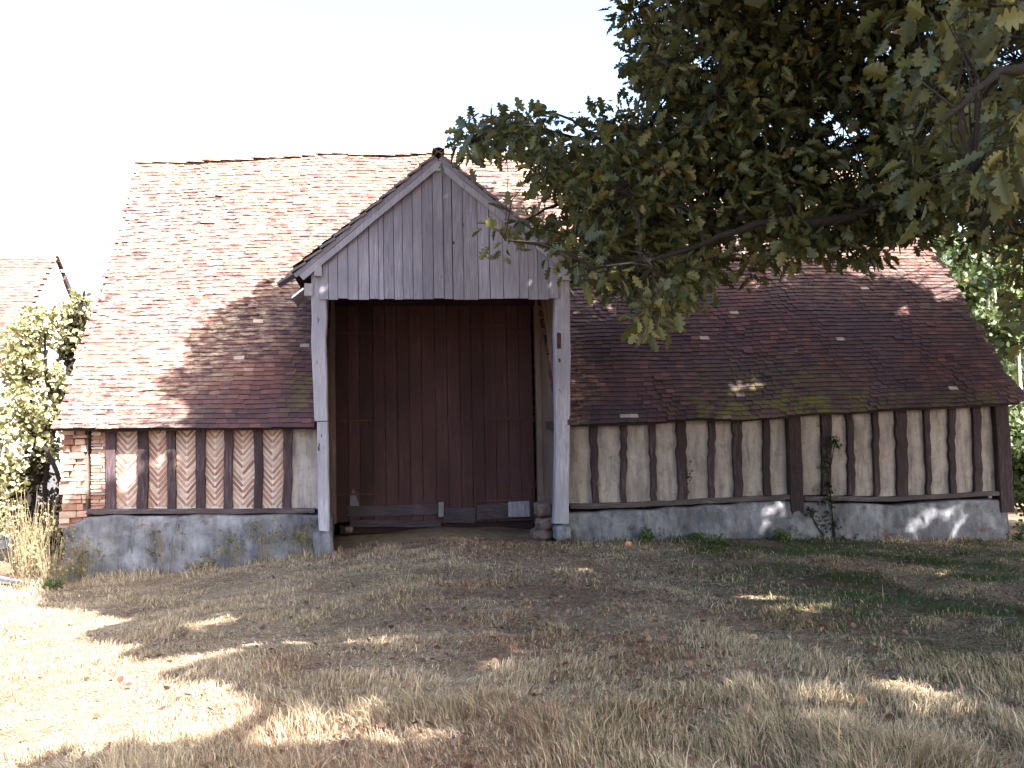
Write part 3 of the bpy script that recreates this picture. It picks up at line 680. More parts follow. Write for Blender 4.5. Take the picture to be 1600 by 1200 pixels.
sim_faces = [(0, 1, 2, 3), (0, 3, 4, 5)]
def rdir(n): v = rng.normal(size=(n, 3)); return v/np.linalg.norm(v, axis=1)[:, None]
def norm(v): return v/(np.linalg.norm(v, axis=1)[:, None]+1e-9)
def make_leaves(C, per, rad_, size, shape, faces, cols, name, m, parent, filt=None, flat=.7, tw=None, wid=.8, outw=1.1, droop=.25, **tags):
    n = len(C); P = np.repeat(C, per, 0)+rdir(n*per)*(rng.random((n*per, 1))**.6)*rad_
    out = norm(P-np.repeat(C, per, 0)); D = norm(out*outw+rdir(n*per)*.6+np.array([0, 0, -.25])); Nn = norm(rdir(n*per)*(1-flat)*1.6+np.array([0, 0, 1])*flat)
    sz = size*rng.uniform(.65, 1.25, n*per)
    cidx = np.repeat(rng.random(n), per)
    if filt is not None:
        k = filt(P); P, D, Nn, sz, cidx = P[k], D[k], Nn[k], sz[k], cidx[k]
    V = leaf_verts(shape, P, D, Nn, sz, wid*rng.uniform(.75, 1.2, len(P)), droop=droop*rng.uniform(-.3, 1.6, len(P)))
    cols = np.array(cols); a = np.clip(cidx*.6+rng.random(len(P))*.5, 0, .999)*(len(cols)-1); i = a.astype(int); f = (a-i)[:, None]
    c = cols[i]*(1-f)+cols[np.minimum(i+1, len(cols)-1)]*f; c = c*rng.uniform(.75, 1.25, (len(P), 1))
    brown = rng.random(len(P)) < .012; c[brown] = np.array([.12, .075, .03])
    return np_mesh(name, V, len(shape), faces, np.repeat(c, len(shape), 0), m, parent, **tags)
# ================================================================== THE OAK
TR = Vector((7.0, -8.5, 0)); TR.z = ghs(7, -8.5)-.15
oak = thing('oak_tree', TR, 'huge spreading oak with leafy boughs hanging into the upper right before the barn roof', 'tree')
mb = MB(); mb.tube([TR, TR+Vector((0, .02, .5)), TR+Vector((.05, .05, 2)), TR+Vector((-.05, .1, 3.6)), TR+Vector((-.15, .2, 5.2)), TR+Vector((-.1, .3, 8)), TR+Vector((0, .3, 11))], [.72, .5, .42, .4, .34, .2, .06], 14)
mb.build('trunk', M['bark'], oak, True)
T4 = TR+Vector((-.05, .1, 3.7)); T6 = TR+Vector((-.15, .2, 5.2)); T8 = TR+Vector((-.1, .3, 7.5))
limbs = [
    ([T4, ray(1660, 20, 6.4), ray(1500, 75, 6.5), ray(1330, 120, 6.7), ray(1180, 130, 6.8), ray(1060, 160, 6.7), ray(980, 225, 6.4), ray(870, 207, 6.2), ray(780, 197, 6.1)], [.17, .13, .09, .06, .042, .026, .015, .010, .006]),
    ([T4-Vector((0, 0, .5)), ray(1680, 170, 5.9), ray(1500, 270, 6), ray(1330, 340, 6.0), ray(1180, 350, 5.9), ray(1040, 400, 5.7), ray(930, 420, 5.6)], [.12, .09, .055, .034, .024, .015, .007]),
    ([ray(1180, 130, 6.8), ray(1100, 250, 6.7), ray(960, 300, 6.4), ray(880, 315, 6.3), ray(815, 345, 6.2)], [.05, .035, .02, .012, .006]),
    ([ray(1500, 75, 6.5), ray(1400, 200, 7.3), ray(1300, 250, 7.8), ray(1180, 260, 8)], [.08, .05, .03, .015]),
    ([T4-Vector((0, 0, .9)), ray(1720, 90, 3.4), ray(1560, 110, 3.1), ray(1470, 190, 3.0)], [.09, .035, .014, .006]),
    ([T6, (5, -6.5, 7.5), (3.2, -4.6, 9), (2.0, -3.4, 9.8)], [.24, .18, .1, .03]),
    ([T6, (5, -10, 7), (3.4, -11, 7.6), (2.2, -12, 7.4)], [.22, .15, .08, .03]),
    ([T6, (7.5, -5.5, 7.2), (8, -2.5, 8.8), (8.6, -.4, 9.8), (8.8, .8, 10.2)], [.24, .18, .12, .06, .02]),
    ([T6, (5.5, -12, 6.8), (4, -15, 7.6), (2.5, -17.5, 7.4)], [.2, .15, .09, .02]),
    ([T8, (4.5, -8, 9.5), (2.6, -7.5, 10.4)], [.16, .1, .03]),
    ([T8, (9.5, -9.5, 9), (12.5, -9, 9.6)], [.16, .1, .02]),
    ([T8, (7.5, -12, 9.5), (8.5, -15, 9.8)], [.16, .1, .02]),
    ([T8, (7.2, -7, 10.5), (6, -4, 11.6), (5, -2, 11.6)], [.14, .1, .06, .02])]
LN = []; LI = []
for pts, rr in limbs:
    pts = [Vector(p) for p in pts]; P = []; R_ = []
    for i in range(len(pts)-1):
        for k in range(5):
            t = k/5; p = pts[i].lerp(pts[i+1], t); L = (pts[i+1]-pts[i]).length
            w = .035*L*math.sin(t*PI); p += Vector((random.uniform(-w, w), random.uniform(-w, w), random.uniform(-w, w)))
            P.append(p); R_.append(rr[i]+(rr[i+1]-rr[i])*t)
    P.append(pts[-1]); R_.append(rr[-1]); LI.append(len(P)); mb = MB(); mb.tube(P, R_, 7); mb.build('limb', M['bark'], oak, True); LN += [tuple(p) for p in P]
LNA = np.array(LN)
# sprigs seen in the picture: fill the crown volume that hangs in view
n0 = 7000; px = rng.uniform(680, 1615, n0); py = rng.uniform(-15, 520, n0)
vdens = vdens*np.where(_vn < .39, .3, 1)*np.where(_vn < .34, .3, 1); den = look(vdens, px, py, 1.0); den = np.where((py < 2) & (px < 1010), 0, den); k = rng.random(n0) < den*np.interp(px, [680, 780, 850, 900, 1000], [.9, .7, .42, .42, .75]); px, py = px[k], py[k]
base = np.interp(px, [680, 900, 1150, 1350, 1600], [6.0, 6.2, 6.6, 6.6, 5.6]) - np.clip((py-330)/200, 0, 1)*.6
dep = base+rng.uniform(-.7, 1.6, len(px))
nearm = (rng.random(len(px)) < .12) & (px > 1420) & (py < 300); dep = np.where(nearm, rng.uniform(3.0, 4.4, len(px)), dep)
R_np = np.array(RM); dirs = np.stack([(px-800)/F, -(py-600)/F, -np.ones(len(px))], 1)@R_np.T
SA = np.array(CAM)+dirs*dep[:, None]
# sprigs of the rest of the crown
n1 = 52000; a = rng.uniform(0, 2*PI, n1); r = 13.5*np.sqrt(rng.random(n1)); B = np.stack([5+r*np.cos(a), -7+r*np.sin(a), np.full(n1, 7.6)], 1)
B = B+SDn*rng.uniform(-4.2, 4.2, n1)[:, None]
def shade_ok(P):
    x, y, H = shadow_px(P); g = look(PR, x, y, -1.0)
    # outside the frame
    o = np.where(H[:, 0] < -.40*(H[:, 1]+15)+.1, 0.0, 1.0); o = np.where((H[:, 1] < -10.7) & (H[:, 1] > -13.5) & (H[:, 0] < .3), 0.0, o)
    return np.where(g < 0, o, g)
xb, yb, zb_ = proj(B)
vis = (zb_ > .3) & (xb > -60) & (xb < 1640) & (yb > -60) & (yb < 1240)
hr = np.hypot(B[:, 0]-TR.x, B[:, 1]-TR.y)
dome = B[:, 2] < 13.2-(hr/13)**2*6.0
lowc = B[:, 2] > np.where(zb_ > 0, 3.6, 4.2)
k = (~vis) & dome & lowc & (shade_ok(B) > .3) & ((np.linalg.norm(B-np.array(CAM), axis=1)) > np.where(zb_ > 0, 5.5, 3))
B = B[k][:15500]
print('sprigs', len(SA), len(B))
def inview(P, lim=1):
    x, y, z = proj(P); return (z > .2) & (x > -5) & (x < 1605) & (y > -5) & (y < 1205)
def seg_twigs(S, nh, name, r1, r2, hide=False):
    LN = LNA[:sum(LI[:5])] if not hide else LNA[sum(LI[:5]):]
    hubs = S[rng.choice(len(S), min(nh, len(S)), replace=False)]; mb = MB()
    for h in hubs:
        d = np.linalg.norm(LN-h, axis=1)+.6*np.maximum(0, h[2]*0); j = -1
        for cand in np.argsort(d)[:60:4]:
            if not hide or not inview(np.linspace(LN[cand], h+np.array([0, 0, -.0]), 12)[1:]).any() : j = int(cand); break
        if j < 0: continue
        p0 = Vector(LN[j]); p1 = Vector(h); mid = p0.lerp(p1, .5)+Vector((random.uniform(-.1, .1), random.uniform(-.1, .1), .12*(p1-p0).length))
        mb.tube([p0, p0.lerp(mid, .5)+Vector((0, 0, .03)), mid, mid.lerp(p1, .55), p1], [r1, r1*.8, r1*.6, r1*.45, r2], 4)
    for i in range(0, len(S)):
        d = np.linalg.norm(hubs-S[i], axis=1); j = int(np.argmin(d))
        if d[j] < .02 or (hide and inview(np.linspace(hubs[j], S[i], 5)).any()): continue
        p0 = Vector(hubs[j]); p1 = Vector(S[i]); mid = p0.lerp(p1, .5)+Vector((random.uniform(-.05, .05), random.uniform(-.05, .05), .08*d[j])); mb.tube([p0, mid, p1], [r2, r2*.7, r2*.4], 3)
    return mb.build(name, M['bark'], oak)
seg_twigs(SA, 150, 'twigs', .013, .006)
seg_twigs(B, 420, 'upper_branches', .035, .010, True)
OC = [(.024, .034, .017), (.034, .046, .019), (.046, .058, .021), (.07, .077, .026), (.12, .112, .034)]
def fA(P):
    x, y, z = proj(P); sx, sy, H = shadow_px(P); gr = H[:, 2] < .1; s = shade_ok(P); return np.where(gr, s > rng.random(len(P))*.8, (s > rng.random(len(P))*.6) | (x < 1000) | (rng.random(len(P)) < .5))
def fB(P):
    x, y, z = proj(P); vis = (z > .3) & (x > -45) & (x < 1645) & (y > np.where(x < 1000, -50, -15)) & (y < 1240)
    return (~vis) & (shade_ok(P) > rng.random(len(P)))
crown = make_leaves(SA, 13, .15, .088, oak_shape, oak_faces, OC, 'crown', M['leaf'], oak, fA, flat=.5, wid=.68, droop=.5)
make_leaves(B, 15, .42, .18, sim_shape, sim_faces, OC, 'upper_crown', M['leaf'], oak, fB, flat=.75, wid=.95)
# ================================================================== helper trees
def crown_pts(n, c, R3, lumps=9):
    """clumpy points in an uneven ellipsoid"""
    cs = rdir(lumps)*np.array(R3)*.62*rng.uniform(.5, 1.1, (lumps, 1))+np.array(c); rr = rng.uniform(.32, .55, lumps)
    i = rng.integers(0, lumps, n); d = rdir(n)*(rng.random((n, 1))**.45)
    return cs[i]+d*np.array(R3)*rr[i][:, None]
LG = [(.035, .055, .022), (.052, .08, .03), (.075, .105, .04), (.11, .135, .06)]
def forest_tree(loc, h, label, cols=LG, thin=True, name='birch_tree', cat='tree', group=None, leaves=900, cw=1.5, low=.3, bark='birch', rt=.11, lsz=.16):
    t = thing(name, loc, label, cat, group); L = Vector(loc); mb = MB()
    lean = Vector((random.uniform(-.4, .4), random.uniform(-.3, .3), 0))
    pts = [L+Vector((0, 0, -.2))+(lean*(i/8)**1.5)+Vector((random.uniform(-.06, .06), 0, h*.95*i/8)) for i in range(9)]
    mb.tube(pts, [rt*(1-.1*i) for i in range(9)], 7)
    tr_ = mb.build('trunk', M[bark], t, True); S = []
    for j in range(14):
        f = random.uniform(low, .97); p = pts[int(f*8)]; a = random.uniform(0, 6.28); l = cw*(1.15-f*.6)*random.uniform(.6, 1.1)
        e = p+Vector((math.cos(a)*l, math.sin(a)*l, l*.45)); 
        if j < 6: mb = MB(); mb.tube([p, p.lerp(e, .5)+Vector((0, 0, .1)), e], [.03, .02, .008], 4); mb.build('limb', M[bark], t)
       
        S.append((e, l)); S.append((p.lerp(e, .6), l))
    C = np.concatenate([np.array(e)+rdir(leaves//105)*.55*l*rng.random((leaves//105, 1)) for e, l in S])
    make_leaves(C, 5, .22, lsz, sim_shape, sim_faces, cols, 'crown', M['bush_leaf'], t, flat=.5, wid=1.0); return t
# wood behind the right end of the barn: individual slim trees
ordn = ['first', 'second', 'third', 'fourth', 'fifth', 'sixth', 'seventh', 'eighth', 'ninth', 'tenth', 'eleventh', 'twelfth', 'thirteenth', 'fourteenth', 'fifteenth', 'sixteenth', 'seventeenth', 'eighteenth', 'nineteenth', 'twentieth']
spots = [(1462, 17), (1492, 11), (1478, 24), (1512, 13), (1530, 19), (1545, 10), (1556, 25), (1570, 14), (1582, 20), (1597, 10), (1612, 16), (1500, 30), (1525, 33), (1590, 31), (1440, 28), (1418, 22)]
spots.sort()
for i, (a, Y) in enumerate(spots):
    p = at(a, 640, Y); loc = (p.x, p.y, ghs(p.x, p.y)-.1)
    rank = 'nearer' if Y < 15 else ('middle distance' if Y < 22 else 'far')
    forest_tree(loc, random.uniform(9.5, 13) if Y > 12 else random.uniform(7.5, 10), '%s slim pale-trunked tree from the left behind the right end of the barn' % ordn[i], group='slim trees behind the right end of the barn', leaves=1600 if Y < 15 else 1300, cw=1.5+Y*.02, low=.12, lsz=.13+.004*Y)
# dark wood mass farther off
C = []
for j in range(70):
    x = random.uniform(14, 46); y = random.uniform(38, 50); C.append(crown_pts(130, (x, y, random.uniform(1.5, 11)), (2.6, 2, 3.2)))
make_leaves(np.concatenate(C), 4, .5, .5, sim_shape, sim_faces, LG, 'far_wood', M['bush_leaf'], None, flat=.4, wid=1.1, kind='stuff', label='distant green woodland seen between the slim trunks', category='woodland')
# hedge at the far right end
def shrub(loc, R3, label, n=260, cols=LG, name='shrub', group=None, per=7, lsz=.09, stems=9, lift=.5, m='bush_leaf', cat='shrub', br=.16):
    t = thing(name, loc, label, cat, group); L = Vector(loc); mb = MB()
    C = crown_pts(n, (0, 0, R3[2]*.9+lift), R3, 10)+np.array(loc)
    for j in range(stems):
        e = Vector(C[rng.integers(len(C))]); mb.tube([L+Vector((random.uniform(-.1, .1), random.uniform(-.1, .1), -.1)), L.lerp(e, .5)+Vector((random.uniform(-.15, .15), 0, 0)), e], [.03, .02, .006], 5)
    mb.build('stems', M['bark'], t); C[:, 2] = np.maximum(C[:, 2], loc[2]+.05)
    make_leaves(C, per, br, lsz, sim_shape, sim_faces, cols, 'foliage', M[m], t, flat=.45, wid=1.0); return t
p = at(1592, 800, 1.5); shrub((p.x+.5, 1.8, ghs(p.x, 1.8)), (.8, .8, .9), 'sunlit hedge shrub just beyond the right corner of the barn', n=300, lift=.2)
p = at(1630, 800, 5); shrub((p.x, 5, ghs(p.x, 5)), (1.4, 1.2, 1.3), 'broad green shrub behind the hedge at the right edge of the picture', n=420, lift=.2, lsz=.12)
# ================================================================== LEFT: neighbouring house
AY = 9.0; pa = at(88, 391, AY); HX = pa.x; HZ = pa.z-.22
house = thing('neighbour_house', (HX-5, AY, -.3), 'white-gabled farmhouse with brown tile roof beyond the left end of the barn', 'house')
fs = math.tan(rad(45)); bs = math.tan(rad(36)); hz = HZ
fe = (AY-4.6, hz-4.6*fs); be = (AY+5.2, hz-5.2*bs)
mb = MB(); prof = [(fe[0]+.35, -.7), (be[0]-.35, -.7), (be[0]-.35, be[1]+.3), (AY, hz-.1), (fe[0]+.35, fe[1]+.3)]
V = [(HX, y, z) for y, z in prof]+[(HX-14, y, z) for y, z in prof]
mb.add(V, [(0, 1, 2, 3, 4), (9, 8, 7, 6, 5)]+[(i, i+5, (i+1) % 5+5, (i+1) % 5) for i in range(5)]); mb.build('walls', M['whitewall'], house)
mb = MB()
for (ye, ze, s_) in ((fe[0], fe[1], -1), (be[0], be[1], 1)):
    dn = Vector((0, ye-AY, ze-hz)).normalized(); up = -dn; un = Vector((0, s_*abs(dn.z), abs(dn.y))); Ls = Vector((0, ye-AY, ze-hz)).length
    u_ = Vector((-s_, 0, 0))
    s = Ls; row = 0
    stp = .12; wd = .2
    if s_ > 0: stp = .3; wd = .6
    while s > .05:
        x = HX+.06-(row % 2)*wd/2
        while x > HX-13.8:
            if s_ < 0 and x < HX-9: break
            P = Vector((x-wd/2, AY, hz))+dn*s+un*.05
            k = float(np.clip(.25+.6*fbm(x*.8, s)+random.gauss(0, .12), 0, 1))
            mb.add(slab(P, u_, up, un, wd-.004, min(stp*1.7, s+.02), .016, .025), TF, (min(1, k+.12), .5, .1 if s > 3 else 0)); x -= wd
        s -= stp; row += 1
hr_ = mb.build('tiled_roof', M['tile'], house)
mb = MB(); x = HX+.03
while x > HX-12:
    V = []
    for e, rr in ((0, .13), (.4, .12)):
        for a in range(7): th = PI*a/6; V.append((x-e, AY+math.cos(th)*rr, hz-.05+math.sin(th)*rr))
    mb.add(V, [(a, a+1, a+8, a+7) for a in range(6)], (random.uniform(.5, .9), .8, 0)); x -= .37
mb.build('ridge_capping', M['tile'], hr_)
mb = MB(); mb.add([(HX-14, fe[0], fe[1]), (HX, fe[0], fe[1]), (HX, AY, hz-.01), (HX-14, AY, hz-.01), (HX, be[0], be[1]), (HX-14, be[0], be[1])], [(0, 1, 2, 3), (3, 2, 4, 5)], (.4, .2, 0)); mb.build('roof_deck', M['tile'], hr_)
mb = MB(); mb.beam((HX+.04, AY+.5, hz-.5*bs-.02), (HX+.04, be[0], be[1]+.02), .16, .05, 5, .004, side=(0, .6, .8), col=(.9, .6, .5)); mb.build('bargeboard', M['beam'], house, label='brown bargeboard on the rear slope of the gable')
# ------------------------------------------------ left trees and shrubs
def gp(px, Y): p = at(px, 700, Y); return (p.x, Y, ghs(p.x, Y)-.05)
LB = [(.12, .13, .06), (.2, .2, .1), (.3, .29, .17), (.38, .36, .25)]
# leaning ivy-hung tree
b0 = gp(35, 3.2); t = thing('elder_tree', b0, 'leaning dark-stemmed tree with pale leaves close to the left end of the barn', 'tree'); mb = MB()
def stem_path(rows, r, k=7):
    mb = MB(); mb.tube([at(a, b_, Y) for a, b_, Y in rows], r, k); mb.build('trunk' if k == 9 else 'limb', M['bark'], t, True)
stem_path([(28, 880, 3.2), (40, 800, 3.2), (62, 720, 3.2), (88, 650, 3.2), (108, 580, 3.3), (122, 500, 3.4), (132, 455, 3.5)], [.16, .14, .11, .09, .07, .045, .02], 9)
stem_path([(62, 720, 3.2), (50, 650, 3), (40, 590, 2.8), (30, 540, 2.7)], [.07, .05, .04, .015])
stem_path([(88, 650, 3.2), (72, 590, 3), (70, 520, 2.9)], [.05, .04, .015])
stem_path([(72, 840, 3.1), (70, 760, 3.0), (78, 700, 3.0), (92, 640, 3.1)], [.05, .045, .04, .03])
stem_path([(100, 800, 2.2), (98, 765, 2.2), (88, 735, 2.2), (74, 705, 2.4), (60, 690, 2.8)], [.045, .045, .04, .035, .03])
C = np.concatenate([np.array(at(a, b_, Y))+crown_pts(n, (0, 0, 0), (r_, .8, r_), 6) for a, b_, Y, r_, n in ((100, 520, 3.3, .5, 60), (65, 510, 3.2, .6, 90), (28, 560, 2.9, .8, 150), (50, 630, 3, .75, 130), (95, 600, 3.2, .45, 55), (15, 660, 2.8, .7, 110), (118, 480, 3.5, .3, 40), (80, 700, 3.2, .35, 25))])
make_leaves(C, 7, .15, .085, sim_shape, sim_faces, LB, 'crown', M['bush_leaf'], t, flat=.5, wid=1.0)
mb = MB()
DK = [(.03, .035, .018), (.05, .05, .025), (.07, .06, .03)]
C = np.concatenate([np.array(at(a, b_, Y))+crown_pts(n, (0, 0, 0), (r_, .3, r_*1.3), 5) for a, b_, Y, r_, n in ((30, 800, 3.15, .4, 120), (48, 740, 3.15, .35, 100), (70, 680, 3.15, .3, 90), (92, 610, 3.2, .25, 70), (112, 550, 3.3, .22, 60), (122, 500, 3.35, .2, 40), (10, 760, 3, .45, 100))])
make_leaves(C, 7, .13, .07, sim_shape, sim_faces, DK, 'ivy', M['bush_leaf'], t, flat=.3, wid=1.1)
shrub(gp(-30, 2.2), (.9, .8, 1.5), 'tall dusty shrub at the very left edge before the farmhouse', n=380, cols=LB, lift=.2)
shrub(gp(88, 4.6), (.8, .5, .8), 'dark brambly shrub in the gap behind the leaning stems', n=260, cols=DK, lift=.0, lsz=.08)
p = gp(140, 14); forest_tree(p, 6.4, 'blue-green tree top showing between farmhouse gable and barn roof', cols=[(.05, .09, .05), (.08, .13, .07), (.11, .16, .09)], name='background_tree', bark='bark', leaves=2600, cw=1.6, low=.35, lsz=.14)
# tall dry weeds
YG = [(.14, .13, .06), (.22, .19, .1), (.3, .26, .15)]
def weed(loc, h, n, label, group, cols=YG, spread=.25, lsz=.05, per=5, name='tall_weed', dens=5, stem='stem'):
    t = thing(name, loc, label, 'weed', group); L = Vector(loc); mb = MB(); C = []
    for j in range(n):
        a = random.uniform(0, 6.28); s = spread*random.uniform(.3, 1.3); hh = h*random.uniform(.6, 1.1)
        e = L+Vector((math.cos(a)*s, math.sin(a)*s, hh)); b0 = L+Vector((math.cos(a)*.05, math.sin(a)*.05, -.05)); md = b0.lerp(e, .55)+Vector((0, 0, .08*h)); tip = e+Vector((math.cos(a)*.12, math.sin(a)*.1, -.06))
        mb.tube([b0, b0.lerp(md, .5)+Vector((random.uniform(-.02, .02), 0, 0)), md, e, tip], [.0045, .004, .0035, .003, .0015], 4)
        for q in range(dens): C.append(np.array(md.lerp(tip, random.random())))
    mb.build('stalks', M[stem], t); make_leaves(np.array(C), per, .05, lsz, sim_shape, sim_faces, cols, 'leaves', M['bush_leaf'], t, flat=.3, wid=.7)
wd = [(28, 1.0, 1.25, 'tall dry weed clump furthest left beside the dark tree foot'), (48, .3, 1.45, 'tallest yellow-tipped weed clump left of the barn corner'), (66, .8, 1.3, 'arching weed clump in the middle of the patch left of the barn'), (80, 0, 1.3, 'leafy weed clump directly left of the crumbling brick corner'), (40, -.5, .9, 'short straw-coloured weed clump in front of the patch at far left'), (90, -.5, .75, 'low scrubby weed at the very foot of the left barn corner')]
for a, Y, h, lb in wd: weed(gp(a, Y), h, 26, lb, 'dry weeds left of the barn', spread=.34, dens=3, lsz=.035, per=4)
wl = [(112, -.25, .6, 'scrubby weed against the left end of the pale plinth'), (140, -.2, .75, 'wispy weed climbing the plinth under the brick strip'), (262, -.2, .85, 'thin weed standing against the middle of the left plinth'), (310, -.2, .45, 'small weed at the left plinth foot, right of centre'), (372, -.2, .7, 'weed rising before the brick-stained patch of the plinth'), (415, -.25, .95, 'tall fine weed against the plinth below the last herringbone panel'), (455, -.25, .9, 'fine-leaved weed reaching the cream panel beside the left post'), (478, -.3, .6, 'weed at the foot of the left porch post')]
for a, Y, h, lb in wl: weed(gp(a, Y), h*random.uniform(.8, 1.1), 13, lb, 'weeds along the left plinth', cols=[(.10, .11, .04), (.16, .16, .06), (.2, .17, .08)], spread=.26, dens=4, lsz=.032, per=4)
GR = [(.04, .065, .02), (.07, .11, .03), (.12, .16, .05)]
for a, Y, r_, lb in ((1005, -.25, .2, 'low dark green weed at the plinth foot right of the porch'), (1216, -.28, .2, 'bright sunlit green weed under the light spots on the plinth'), (1085, -.25, .16, 'small green weed midway along the right plinth'), (85, -.7, .16, 'small fresh green weed on the dry ground at the left corner'), (1120, -1.1, .14, 'tiny green weed in the shaded grass before the right plinth'), (1590, -.2, .3, 'leafy green weed at the far right corner of the barn')):
    l_ = gp(a, Y); shrub(l_, (r_, r_, r_*.7), lb, n=26, cols=GR, name='green_weed', group='low green weeds near the wall', per=6, lsz=.045, stems=5, lift=0, cat='weed', br=.07)
# climber on the wall right of the main post
l_ = gp(1306, -.12); t = thing('wall_climber', l_, 'leafy climber growing up the half-timbered wall right of the thick wall post', 'climbing plant'); mb = MB()
for rows in ([(1302, 850), (1300, 800), (1294, 740), (1290, 690), (1300, 665)], [(1306, 852), (1300, 800), (1295, 745), (1303, 700), (1308, 680)], [(1296, 850), (1275, 820), (1262, 790)]):
    P = [at(a, b_, -.11) for a, b_ in rows]; mb.tube(P, [.014, .012, .01, .008, .004][:len(P)], 5)
mb.build('stems', M['bark'], t)
C = np.concatenate([np.array(at(a, b_, -.12))+rng.normal(size=(n, 3))*np.array([sx, .03, sz]) for a, b_, sx, sz, n in ((1291, 760, .05, .34, 34), (1305, 690, .05, .07, 14), (1296, 820, .12, .12, 24), (1268, 800, .08, .06, 8), (1312, 845, .16, .06, 16))])
make_leaves(C, 5, .05, .042, sim_shape, sim_faces, [(.02, .03, .012), (.035, .045, .015), (.05, .06, .02)], 'leaves', M['bush_leaf'], t, flat=.2, wid=1.0)
l_ = gp(1078, -.1); t = thing('wall_climber', l_, 'thin green sprig rooted on the sill against a cream panel', 'climbing plant'); mb = MB(); mb.tube([at(1077, 775, -.1), at(1079, 755, -.1), at(1078, 737, -.1)], [.006, .005, .003], 4); mb.build('stems', M['stem'], t)
C = np.array(at(1078, 755, -.1))+rng.normal(size=(12, 3))*np.array([.04, .02, .13]); make_leaves(C, 3, .03, .035, sim_shape, sim_faces, DK, 'leaves', M['bush_leaf'], t, flat=.2)
# fallen fruit, pale plank, stones
p = at(982, 868, -1.0); stoneT = MB(); z = ghs(p.x, -1.0)
V = []; 
for j in range(9):
    ph = -PI/2+PI*j/8
    for i in range(12): th = 2*PI*i/12; V.append((p.x+.055*math.cos(th)*math.cos(ph), -1+.055*math.sin(th)*math.cos(ph), z+.05+.048*math.sin(ph)-(.012 if j == 8 else 0)))
stoneT.add(V, [(j*12+i, j*12+(i+1) % 12, (j+1)*12+(i+1) % 12, (j+1)*12+i) for j in range(8) for i in range(12)])
stoneT.build('fallen_fruit', M['fruit'], None, True, label='small reddish fruit lying on the grass before the right plinth', category='fruit')
mb = MB(); a = Vector(gp(-25, .6)); b_ = Vector(gp(62, -.3)); mb.beam(a+Vector((0, 0, .2)), b_+Vector((0, 0, .08)), .09, .05, 5, .004); mb.build('loose_plank', M['pale_wood'], None, label='pale loose plank lying on the ground at the left edge', category='plank')
mb = MB()
stem = [at(700, 1190, -11.6), at(660, 1140, -11.2)]
# ================================================================== grass
def ground_sample(n, x0, x1, y0, y1): return rng.uniform(x0, x1, n), rng.uniform(y0, y1, n)
n = 1250000
y = -12.2+12.1*rng.random(n)**1.15; x = rng.uniform(-1, 1, n)
D = y+15; x = .133*D+x*(D*.68+.6)
keep = (y < -.12) | ((x < XL)); keep &= ~((y > -.5) & (x > -1.2) & (x < 2.8) & (rng.random(n) < .8))
dens = fbm(x*1.3, y*1.3); big = fbm(x*.45+30, y*.45+30)
litter = np.clip((big-.47)*5, 0, 1)*np.clip((x-1)/2, 0, 1)*np.clip((-y-1)/2, 0, 1)*np.clip((y+11)/2, 0, 1)
keep &= rng.random(n) < np.clip((.55+1.3*(dens-.3))*(1-.6*litter)*np.clip(1.15-.03*(15+y), .6, 1), .2, 1)
x, y, dens, big = x[keep], y[keep], dens[keep], big[keep]; n = len(x); print('blades', n)
D = y+15
tuft = .65*vnoise(x*2.3+7, y*2.3+2)+.35*vnoise(x*7+1, y*7+5)
near = np.clip((-y-8.2)/2.2, 0, 1); wallw = np.clip((y+1.6)/1.2, 0, 1)*(x < 0)+np.clip((y+.55)/.3, 0, 1)*1.1*np.where((x > -1.3) & (x < 2.9), .15, 1)
matted = rng.random(n) < np.clip(.75-.45*near-1.0*(tuft-.45), .1, .95)
h = (.035+.10*np.clip(tuft-.35, 0, 1)+near*(.02+.115*np.clip((tuft-.40)*2.2, 0, 1))+wallw*.08*tuft)*rng.uniform(.45, 1.35, n)
h *= np.where((x < -1.5) & (y < -8) , .6, 1)
h *= np.where(rng.random(n) < .012, 1.9, 1)
flow = 2*PI*vnoise(x*.7, y*.7)*1.2; lean = np.where(matted, rng.uniform(.07, .22, n), rng.uniform(.1, .9, n)*h); h = np.where(matted, rng.uniform(.012, .045, n), h); az = flow+rng.normal(0, 1.2, n)
z = gh(x, y)-.015
w = (.0014+.00032*D)*rng.uniform(.6, 1.4, n); wa = rng.uniform(0, PI, n)
Pb = np.stack([x, y, z], 1); W = np.stack([np.cos(wa), np.sin(wa), np.zeros(n)], 1)*w[:, None]; Ld = np.stack([np.cos(az), np.sin(az), np.zeros(n)], 1)*lean[:, None]; U = np.array([0, 0, 1])[None]*h[:, None]
V = np.stack([Pb-W, Pb+W, Pb+Ld*.35+U*.6+W*.7, Pb+Ld*.35+U*.6-W*.7, Pb+Ld+U*np.clip(1-.3*lean/h, .5, 1)[:, None]], 1)
straw = np.array([(.33, .265, .18), (.43, .355, .25), (.52, .445, .325), (.25, .185, .135)]); c = straw[rng.integers(0, 4, n)]*rng.uniform(.75, 1.15, (n, 1))
gn = np.clip((fbm(x*.8+50, y*.8+50)-.34)*5, 0, 1)*np.clip((x-2.2)/3, 0, 1)*np.clip((y+10.5)/2.5, 0, 1); gn = np.maximum(gn, .12*(x > 1))
isg = rng.random(n) < gn*.95
c[isg] = np.array([.05, .075, .026])*rng.uniform(.6, 1.5, (isg.sum(), 1)); 
brn = (~isg) & (rng.random(n) < np.clip((fbm(x*.6+11, y*.6+3)-.45)*4, 0, .7)*(x > -1)); c[brn] = c[brn]*np.array([.7, .55, .53])
def blades(mask, name, lab):
    Vm = V[mask].reshape(-1, 3); Cm = np.repeat(c[mask], 5, 0); np_mesh(name, Vm, 5, [(0, 1, 2, 3), (3, 2, 4)], Cm, M['grass'], None, kind='stuff', label=lab, category='grass')
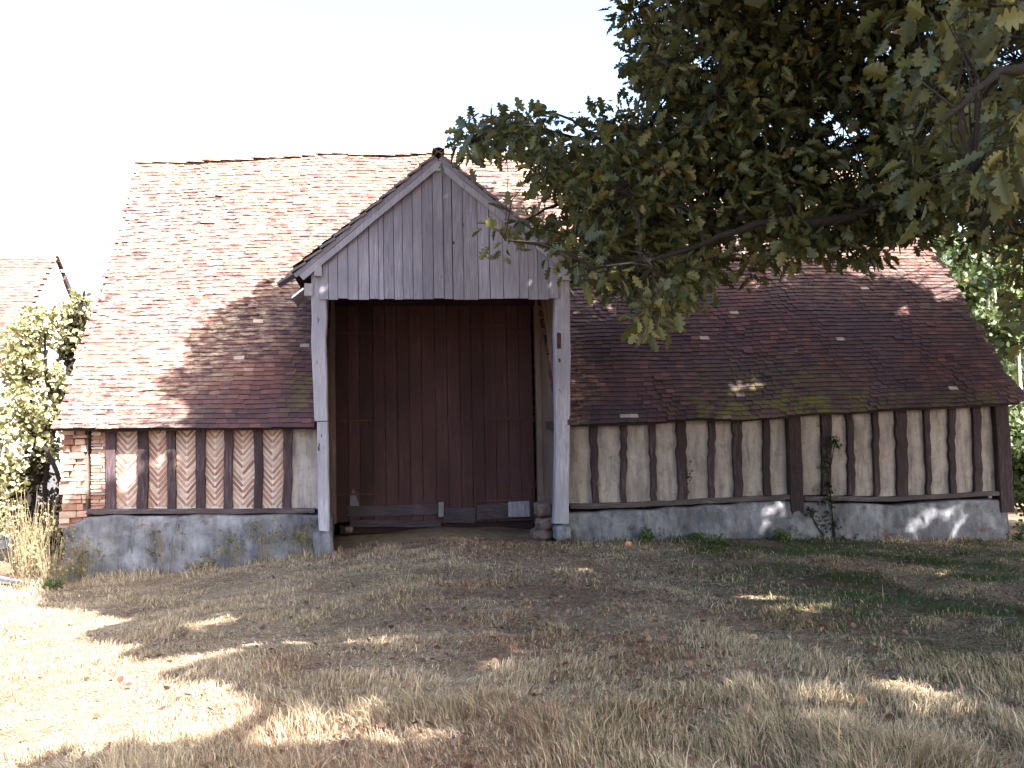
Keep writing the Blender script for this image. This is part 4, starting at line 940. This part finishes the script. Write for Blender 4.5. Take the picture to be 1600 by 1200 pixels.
blades(~isg, 'dry_grass', 'dry straw-coloured grass covering the ground before the barn'); blades(isg, 'green_grass', 'dark green grass patches in the shade at the right')
# leaf litter
n = 16000; y = rng.uniform(-11.8, -.3, n); D = y+15; x = .133*D+rng.uniform(-1, 1, n)*(D*.68+.5); k = rng.random(n) < np.clip((x+2.5)/4, 0.04, 1)*np.clip(.3+1.8*(fbm(x*.6+11, y*.6+3)-.4), .1, 1); x, y = x[k], y[k]; n = len(x)
P = np.stack([x, y, gh(x, y)+rng.uniform(.005, .05, n)], 1); D_ = rdir(n); D_[:, 2] *= .25; D_ = norm(D_); Nn = norm(rdir(n)*.6+np.array([0, 0, 1.0]))
Vl = leaf_verts(sim_shape, P, D_, Nn, rng.uniform(.03, .06, n), np.full(n, .8)); lc = np.array([(.14, .07, .045), (.2, .11, .07), (.28, .18, .12), (.1, .05, .04)])[rng.integers(0, 4, n)]*rng.uniform(.7, 1.2, (n, 1))
np_mesh('leaf_litter', Vl, 6, sim_faces, np.repeat(lc, 6, 0), M['bush_leaf'], None, kind='stuff', label='fallen brown leaves scattered over the shaded ground', category='leaf litter')
# ================================================================== light
w = bpy.data.worlds.new('World'); SC.world = w; w.use_nodes = True; nt = w.node_tree; bg = nt.nodes['Background']
sk = nt.nodes.new('ShaderNodeTexSky'); sk.sky_type = 'NISHITA'; sk.sun_disc = False; sk.sun_elevation = SUN_EL; sk.sun_rotation = math.atan2(SD.x, SD.y)
sk.dust_density = 4.0; sk.air_density = 1.0; sk.ozone_density = 1.0
hs = nt.nodes.new('ShaderNodeHueSaturation'); hs.inputs['Saturation'].default_value = 1.0
nt.links.new(sk.outputs[0], hs.inputs['Color']); nt.links.new(hs.outputs[0], bg.inputs[0]); bg.inputs[1].default_value = .11
sl = bpy.data.lights.new('sun', 'SUN'); sl.energy = 5; sl.angle = rad(.53); sl.color = (1, .93, .84)
so = bpy.data.objects.new('sun', sl); COL.objects.link(so); so.rotation_euler = SD.to_track_quat('Z', 'Y').to_euler(); so.location = SD*30
SC.view_settings.view_transform = 'Standard'; SC.view_settings.look = 'None'; SC.view_settings.exposure = 2.85; SC.view_settings.gamma = 1
SC.cycles.max_bounces = 8; SC.cycles.diffuse_bounces = 4; SC.cycles.transparent_max_bounces = 8
